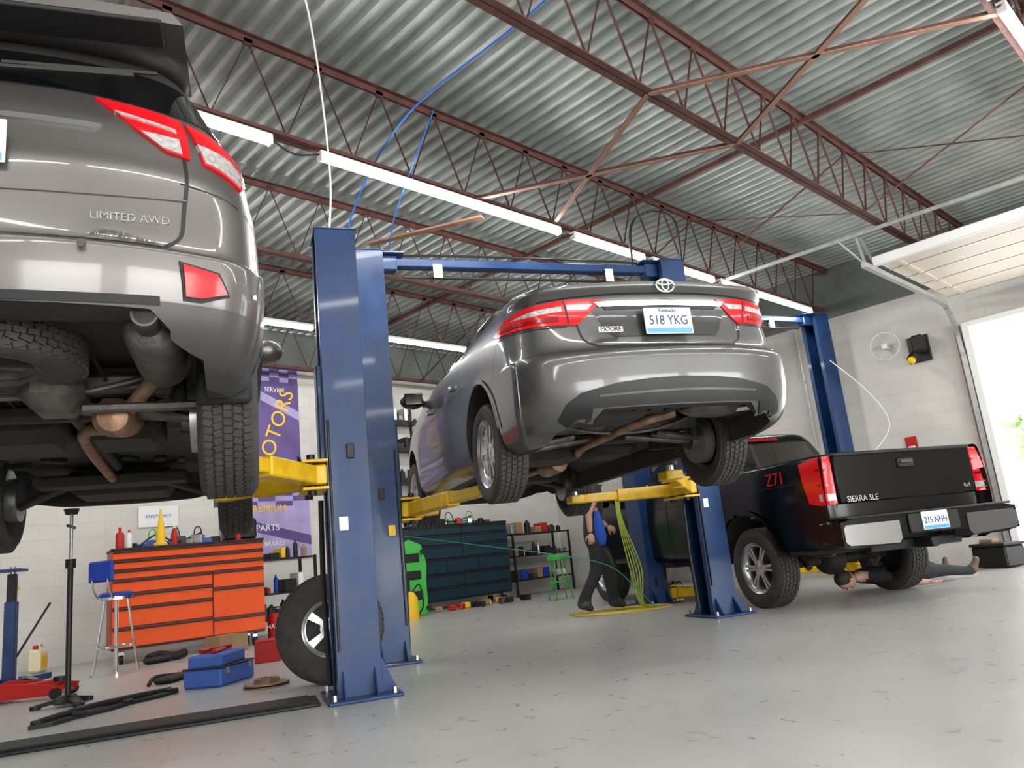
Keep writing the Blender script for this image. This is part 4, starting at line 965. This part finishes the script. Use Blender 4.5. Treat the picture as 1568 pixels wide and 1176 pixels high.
banner('wall_banner',5.75,1.1,2.2,1.5,lav,[('PREMIUM',.16,1.9),('PARTS',.14,1.6),('OIL  BRAKES',.1,1.35)],purple)
mb=MB(); mb.box((4.1,YW-.02,1.85),(.55,.02,.3),white,.004); mb.text('SAFETY FIRST',.06,Matrix.Translation((4.1,YW-.032,1.85))@Matrix.Rotation(rad(90),4,'X'),blup,.001); mb.done('wall_sign')
mb=MB(); mb.box((XW-.02,4.15,1.75),(.015,.16,.34),redp,.003); mb.box((XW-.03,4.15,1.68),(.005,.10,.2),white); mb.done('fire_extinguisher_sign')
mb=MB(); mb.lathe([(1e-3,0),(.08,0),(.085,.03),(.085,.38),(.05,.45),(.03,.47),(1e-3,.47)],redp,None,20); mb.box((0,0,.5),(.1,.03,.05),dblk,.008); mb.tube([(.03,0,.48),(.12,0,.42),(.12,0,.15)],.012,dblk,6,smooth=4); mb.box((.09,0,.3),(.02,.1,.2),steel); mb.done('fire_extinguisher',wframe(XW-.11,4.15,.85))
mb=MB(); mb.box((XW-.03,3.75,3.2),(.05,.3,.4),dblk,.01); mb.box((XW-.16,3.7,3.25),(.2,.18,.26),plastic,.03); mb.tube([(XW-.1,3.75,3.2),(XW-.3,3.85,3.05),(XW-.35,3.8,2.95)],.02,dblk,8,smooth=4); mb.ball((XW-.33,3.8,3.0),.06,yelp,12,8)
mb.tube([(XW-.12,4.2+.22*math.cos(t*math.pi/8),3.35+.22*math.sin(t*math.pi/8)) for t in range(16)],.008,galv,6,closed=True)
for q in range(6): mb.tube([(XW-.12,4.2,3.35),(XW-.12,4.2+.22*math.cos(q*math.pi/3),3.35+.22*math.sin(q*math.pi/3))],.004,galv,6)
mb.box((XW-.08,4.2,3.35),(.16,.08,.08),white,.01); mb.done('wall_fan')
mb=MB()
mb.tube([(XW-.03,5.6,4.0),(XW-.03,5.6,1.4)],.014,galv,8); mb.box((XW-.06,5.6,1.3),(.1,.14,.2),galv,.01); mb.tube([(XW-.03,8.2,4.0),(XW-.03,8.2,1.6)],.014,galv,8); mb.box((XW-.08,8.2,1.7),(.14,.4,.6),galv,.01)
mb.done('electrical_conduit')
mb=MB(); mb.box((0,0,.14),(.5,.35,.26),dblk,.02); mb.box((0,0,.29),(.52,.37,.04),plastic,.01); mb.box((0,-.18,.24),(.1,.02,.05),steel); mb.box((.1,.0,.335),(.2,.12,.05),card,.01); mb.done('parts_tote',frame(6.0,10.3))

# ================================================================== PEOPLE
def build_person(name,J,E,cls,root,sub=2):
    names=list(J); idx={n:i for i,n in enumerate(names)}
    me=bpy.data.meshes.new('p'); me.from_pydata([tuple(J[n][0]) for n in names],[(idx[a],idx[b]) for a,b in E],[])
    ob=bpy.data.objects.new('p',me); bpy.context.collection.objects.link(ob)
    ob.modifiers.new('s','SKIN'); sv=me.skin_vertices[0].data
    for n in names:
        r=J[n][1]; sv[idx[n]].radius=r if isinstance(r,tuple) else (r,r); sv[idx[n]].use_root=(n==root)
    m=ob.modifiers.new('u','SUBSURF'); m.levels=sub; m.render_levels=sub
    bpy.context.view_layer.update()
    out=bpy.data.meshes.new_from_object(ob.evaluated_get(bpy.context.evaluated_depsgraph_get()))
    bpy.data.objects.remove(ob)
    mb=MB(); segs=[(Vector(J[a][0]),Vector(J[b][0]),a,b) for a,b in E]
    vs=[v.co.copy() for v in out.vertices]; fs=[tuple(p.vertices) for p in out.polygons]; ms=[]
    for p in out.polygons:
        c=p.center; best=None
        for a,b,na,nb in segs:
            ab=b-a; t=max(0,min(1,(c-a).dot(ab)/max(1e-6,ab.length_squared))); dd=(c-(a+ab*t)).length
            if best is None or dd<best[0]: best=(dd,na,nb,t)
        ms.append(cls(best[1],best[2],best[3],c))
    mb.add(vs,fs,ms); return mb
def head(mb,T,hairm=hair):
    o=mb.M; mb.M=mb.M@T   # local: x forward (face), z up, origin head centre
    mb.ball((0,0,.01),(.095,.077,.118),skin,22,16); mb.ball((.015,0,-.055),(.072,.058,.06),skin,16,10)
    mb.ball((.095,0,-.012),(.018,.014,.026),skin,10,8)
    for s_ in(-1,1):
        mb.ball((-.005,s_*.079,-.01),(.018,.010,.032),skin,10,8); mb.ball((.080,s_*.030,.012),(.012,.014,.009),white,10,6); mb.ball((.090,s_*.030,.012),(.004,.006,.006),dblk,8,6); mb.box((.087,s_*.032,.034),(.012,.036,.007),hairm,.002)
    mb.ball((.082,0,-.062),(.010,.024,.007),mat('lips',(.4,.14,.12),.5),10,6)
    mb.ball((-.018,0,.035),(.094,.083,.108),hairm,20,14)
    mb.M=o
def hand(mb,wr,dirv,side,m=skin,curl=.5):
    d=Vector(dirv).normalized(); s_=Vector(side); s_=(s_-d*s_.dot(d)).normalized(); n=d.cross(s_)
    wr=Vector(wr); R=Matrix((d,s_,n)).transposed().to_4x4(); o=mb.M; mb.M=mb.M@Matrix.Translation(wr)@R
    mb.ball((.045,0,0),(.055,.042,.018),m,14,8)
    for i,(yy,L) in enumerate(((-.03,.062),(-.01,.075),(.011,.072),(.031,.055))):
        p0=Vector((.078,yy,0)); pts=[p0]; a=0
        for f in(.45,.32,.23):
            a+=curl; pts.append(pts[-1]+Vector((math.cos(a)*L*f,0,-math.sin(a)*L*f)))
        mb.tube(pts,[.0095,.009,.0085,.006],m,8)
    mb.tube([(.02,-.035,0),(.05,-.06,-.012),(.075,-.066,-.028)],[.012,.010,.007],m,8,smooth=3)
    mb.M=o
J={'pel':((0,0,.98),(.15,.12)),'sp1':((.02,0,1.12),(.15,.12)),'sp2':((.05,0,1.28),(.18,.13)),'chest':((.07,0,1.42),(.18,.13)),'neck':((.09,0,1.54),(.06,.06)),'hb':((.12,0,1.62),(.055,.055)),
 'shL':((.06,.19,1.46),(.075,.075)),'elL':((.12,.27,1.19),(.047,.047)),'wrL':((.30,.26,1.02),(.03,.03)),
 'shR':((.06,-.19,1.46),(.075,.075)),'elR':((-.12,-.27,1.20),(.047,.047)),'wrR':((-.14,-.30,.95),(.031,.031)),
 'hipL':((0,.10,.90),(.12,.12)),'knL':((.17,.11,.53),(.085,.085)),'anL':((.20,.11,.12),(.058,.058)),'toL':((.36,.12,.045),(.044,.038)),'heL':((.15,.11,.055),(.04,.04)),
 'hipR':((0,-.10,.90),(.12,.12)),'knR':((-.04,-.11,.50),(.085,.085)),'anR':((-.28,-.11,.16),(.058,.058)),'toR':((-.15,-.12,.05),(.044,.038)),'heR':((-.34,-.11,.10),(.04,.04))}
E=[('pel','sp1'),('sp1','sp2'),('sp2','chest'),('chest','neck'),('neck','hb'),('chest','shL'),('shL','elL'),('elL','wrL'),('chest','shR'),('shR','elR'),('elR','wrR'),
 ('pel','hipL'),('hipL','knL'),('knL','anL'),('anL','toL'),('anL','heL'),('pel','hipR'),('hipR','knR'),('knR','anR'),('anR','toR'),('anR','heR')]
def cls(a,b,t,c):
    if b[:2]in('to','he'): return shoe
    if b=='hb' or (b=='neck' and t>.75): return skin
    if b[:2]=='wr' or (b[:2]=='el' and t>.55): return skin
    if b[:2] in('kn','an','hi') : return pants
    if a=='pel' and b=='sp1' and t<.05: return pants
    return shirt
mb=build_person('stand',J,E,cls,'pel')
head(mb,Matrix.Translation((.135,0,1.72))@Matrix.Rotation(rad(10),4,'Y'))
hand(mb,(.305,.26,1.015),(.9,0,-.5),(.3,.2,.8)); hand(mb,(-.14,-.302,.94),(.05,0,-1),(1,-.1,.1))
mb.tube([(.02,-.155,1.20),(.02,-.185,1.05),(.03,-.185,.90),(.04,-.18,.80)],[.03,.06,.07,.04],bluecloth,12,smooth=4)
mb.done('mechanic_person',frame(.80,9.7,0,rad(45.2-75)),60)
J={'pel':((.85,0,.14),(.13,.10)),'sp1':((.65,0,.15),(.14,.11)),'sp2':((.45,0,.16),(.16,.12)),'chest':((.32,0,.17),(.16,.11)),'neck':((.18,0,.17),(.06,.06)),'hb':((.10,0,.15),(.05,.05)),
 'shL':((.34,.19,.16),(.065,.065)),'elL':((.42,.34,.10),(.045,.045)),'wrL':((.30,.44,.32),(.03,.03)),
 'shR':((.34,-.19,.16),(.065,.065)),'elR':((.52,-.34,.07),(.045,.045)),'wrR':((.76,-.40,.05),(.03,.03)),
 'hipL':((.93,.10,.13),(.10,.10)),'knL':((1.32,.16,.20),(.07,.07)),'anL':((1.68,.14,.07),(.045,.045)),'toL':((1.74,.18,.24),(.036,.036)),'heL':((1.73,.14,.05),(.036,.036)),
 'hipR':((.93,-.10,.13),(.10,.10)),'knR':((1.33,-.14,.12),(.07,.07)),'anR':((1.72,-.16,.07),(.045,.045)),'toR':((1.77,-.22,.23),(.036,.036)),'heR':((1.77,-.16,.05),(.036,.036))}
def cls2(a,b,t,c):
    if b[:2]in('to','he'): return mat('boot_brown',(.12,.08,.05),.6)
    if b=='hb' or (b=='neck' and t>.75): return skin
    if b[:2]=='wr' or (b[:2]=='el' and t>.45): return skint
    if b[:2] in('kn','an','hi') : return pants
    return shirt
mb=build_person('lying',J,E,cls2,'pel')
head(mb,Matrix.Translation((.0,0,.15))@Matrix.Rotation(rad(-90),4,'Y')@Matrix.Rotation(rad(180),4,'Z'))
hand(mb,(.29,.445,.33),(-.3,.2,.9),(.8,.2,.3)); hand(mb,(.77,-.402,.045),(1,-.1,-.05),(0,-1,0),m=skin,curl=.15)
mb.done('mechanic_person',frame(3.42,8.80,0,rad(45.2-68)),60)

# ------------------------------------------------------------------ LIGHT / WORLD / CAMERA
w=bpy.data.worlds.new('World'); bpy.context.scene.world=w; w.use_nodes=True
bg=w.node_tree.nodes['Background']; bg.inputs[0].default_value=(.98,.99,1,1); bg.inputs[1].default_value=4.5
def area(name,loc,rot,sx,sy,e,col=(1,1,1)):
    l=bpy.data.lights.new(name,'AREA'); l.shape='RECTANGLE'; l.size=sx;l.size_y=sy;l.energy=e;l.color=col
    o=bpy.data.objects.new(name,l); o.location=loc; o.rotation_euler=rot; bpy.context.collection.objects.link(o); return o
for a,b in ops: area('daylight_fill_front',((a+b)/2,YF-.5,1.8),(rad(90),0,0),3.4,3.2,150,(1,.99,.97))  # added fill lamps at the unseen front openings, boosting the sky's daylight
sun=bpy.data.lights.new('sun','SUN'); sun.energy=4; sun.angle=rad(2); so=bpy.data.objects.new('sun',sun); so.rotation_euler=Euler((rad(-30),rad(5),0)); bpy.context.collection.objects.link(so)
f=1180/1568; p=math.atan(1180/5317)
cd=bpy.data.cameras.new('camera'); cd.sensor_width=36; cd.lens=36*f; cd.clip_end=300; cd.clip_start=.05
co=bpy.data.objects.new('camera',cd); bpy.context.collection.objects.link(co)
hd=Vector((HX,HY,0)); r0=Vector((HY,-HX,0)).normalized(); fw=(hd.normalized()*math.cos(p)+Vector((0,0,math.sin(p)))); u0=r0.cross(fw)
cr,sr=math.cos(rad(6)),math.sin(rad(6))
R=r0*cr-u0*sr; U=r0*sr+u0*cr; Bk=-fw
Mx=Matrix((R,U,Bk)).transposed().to_4x4(); Mx.translation=Vector((0,0,.78)); co.matrix_world=Mx
sc=bpy.context.scene; sc.camera=co
sc.view_settings.view_transform='Standard'; sc.view_settings.look='None'; sc.view_settings.exposure=.5
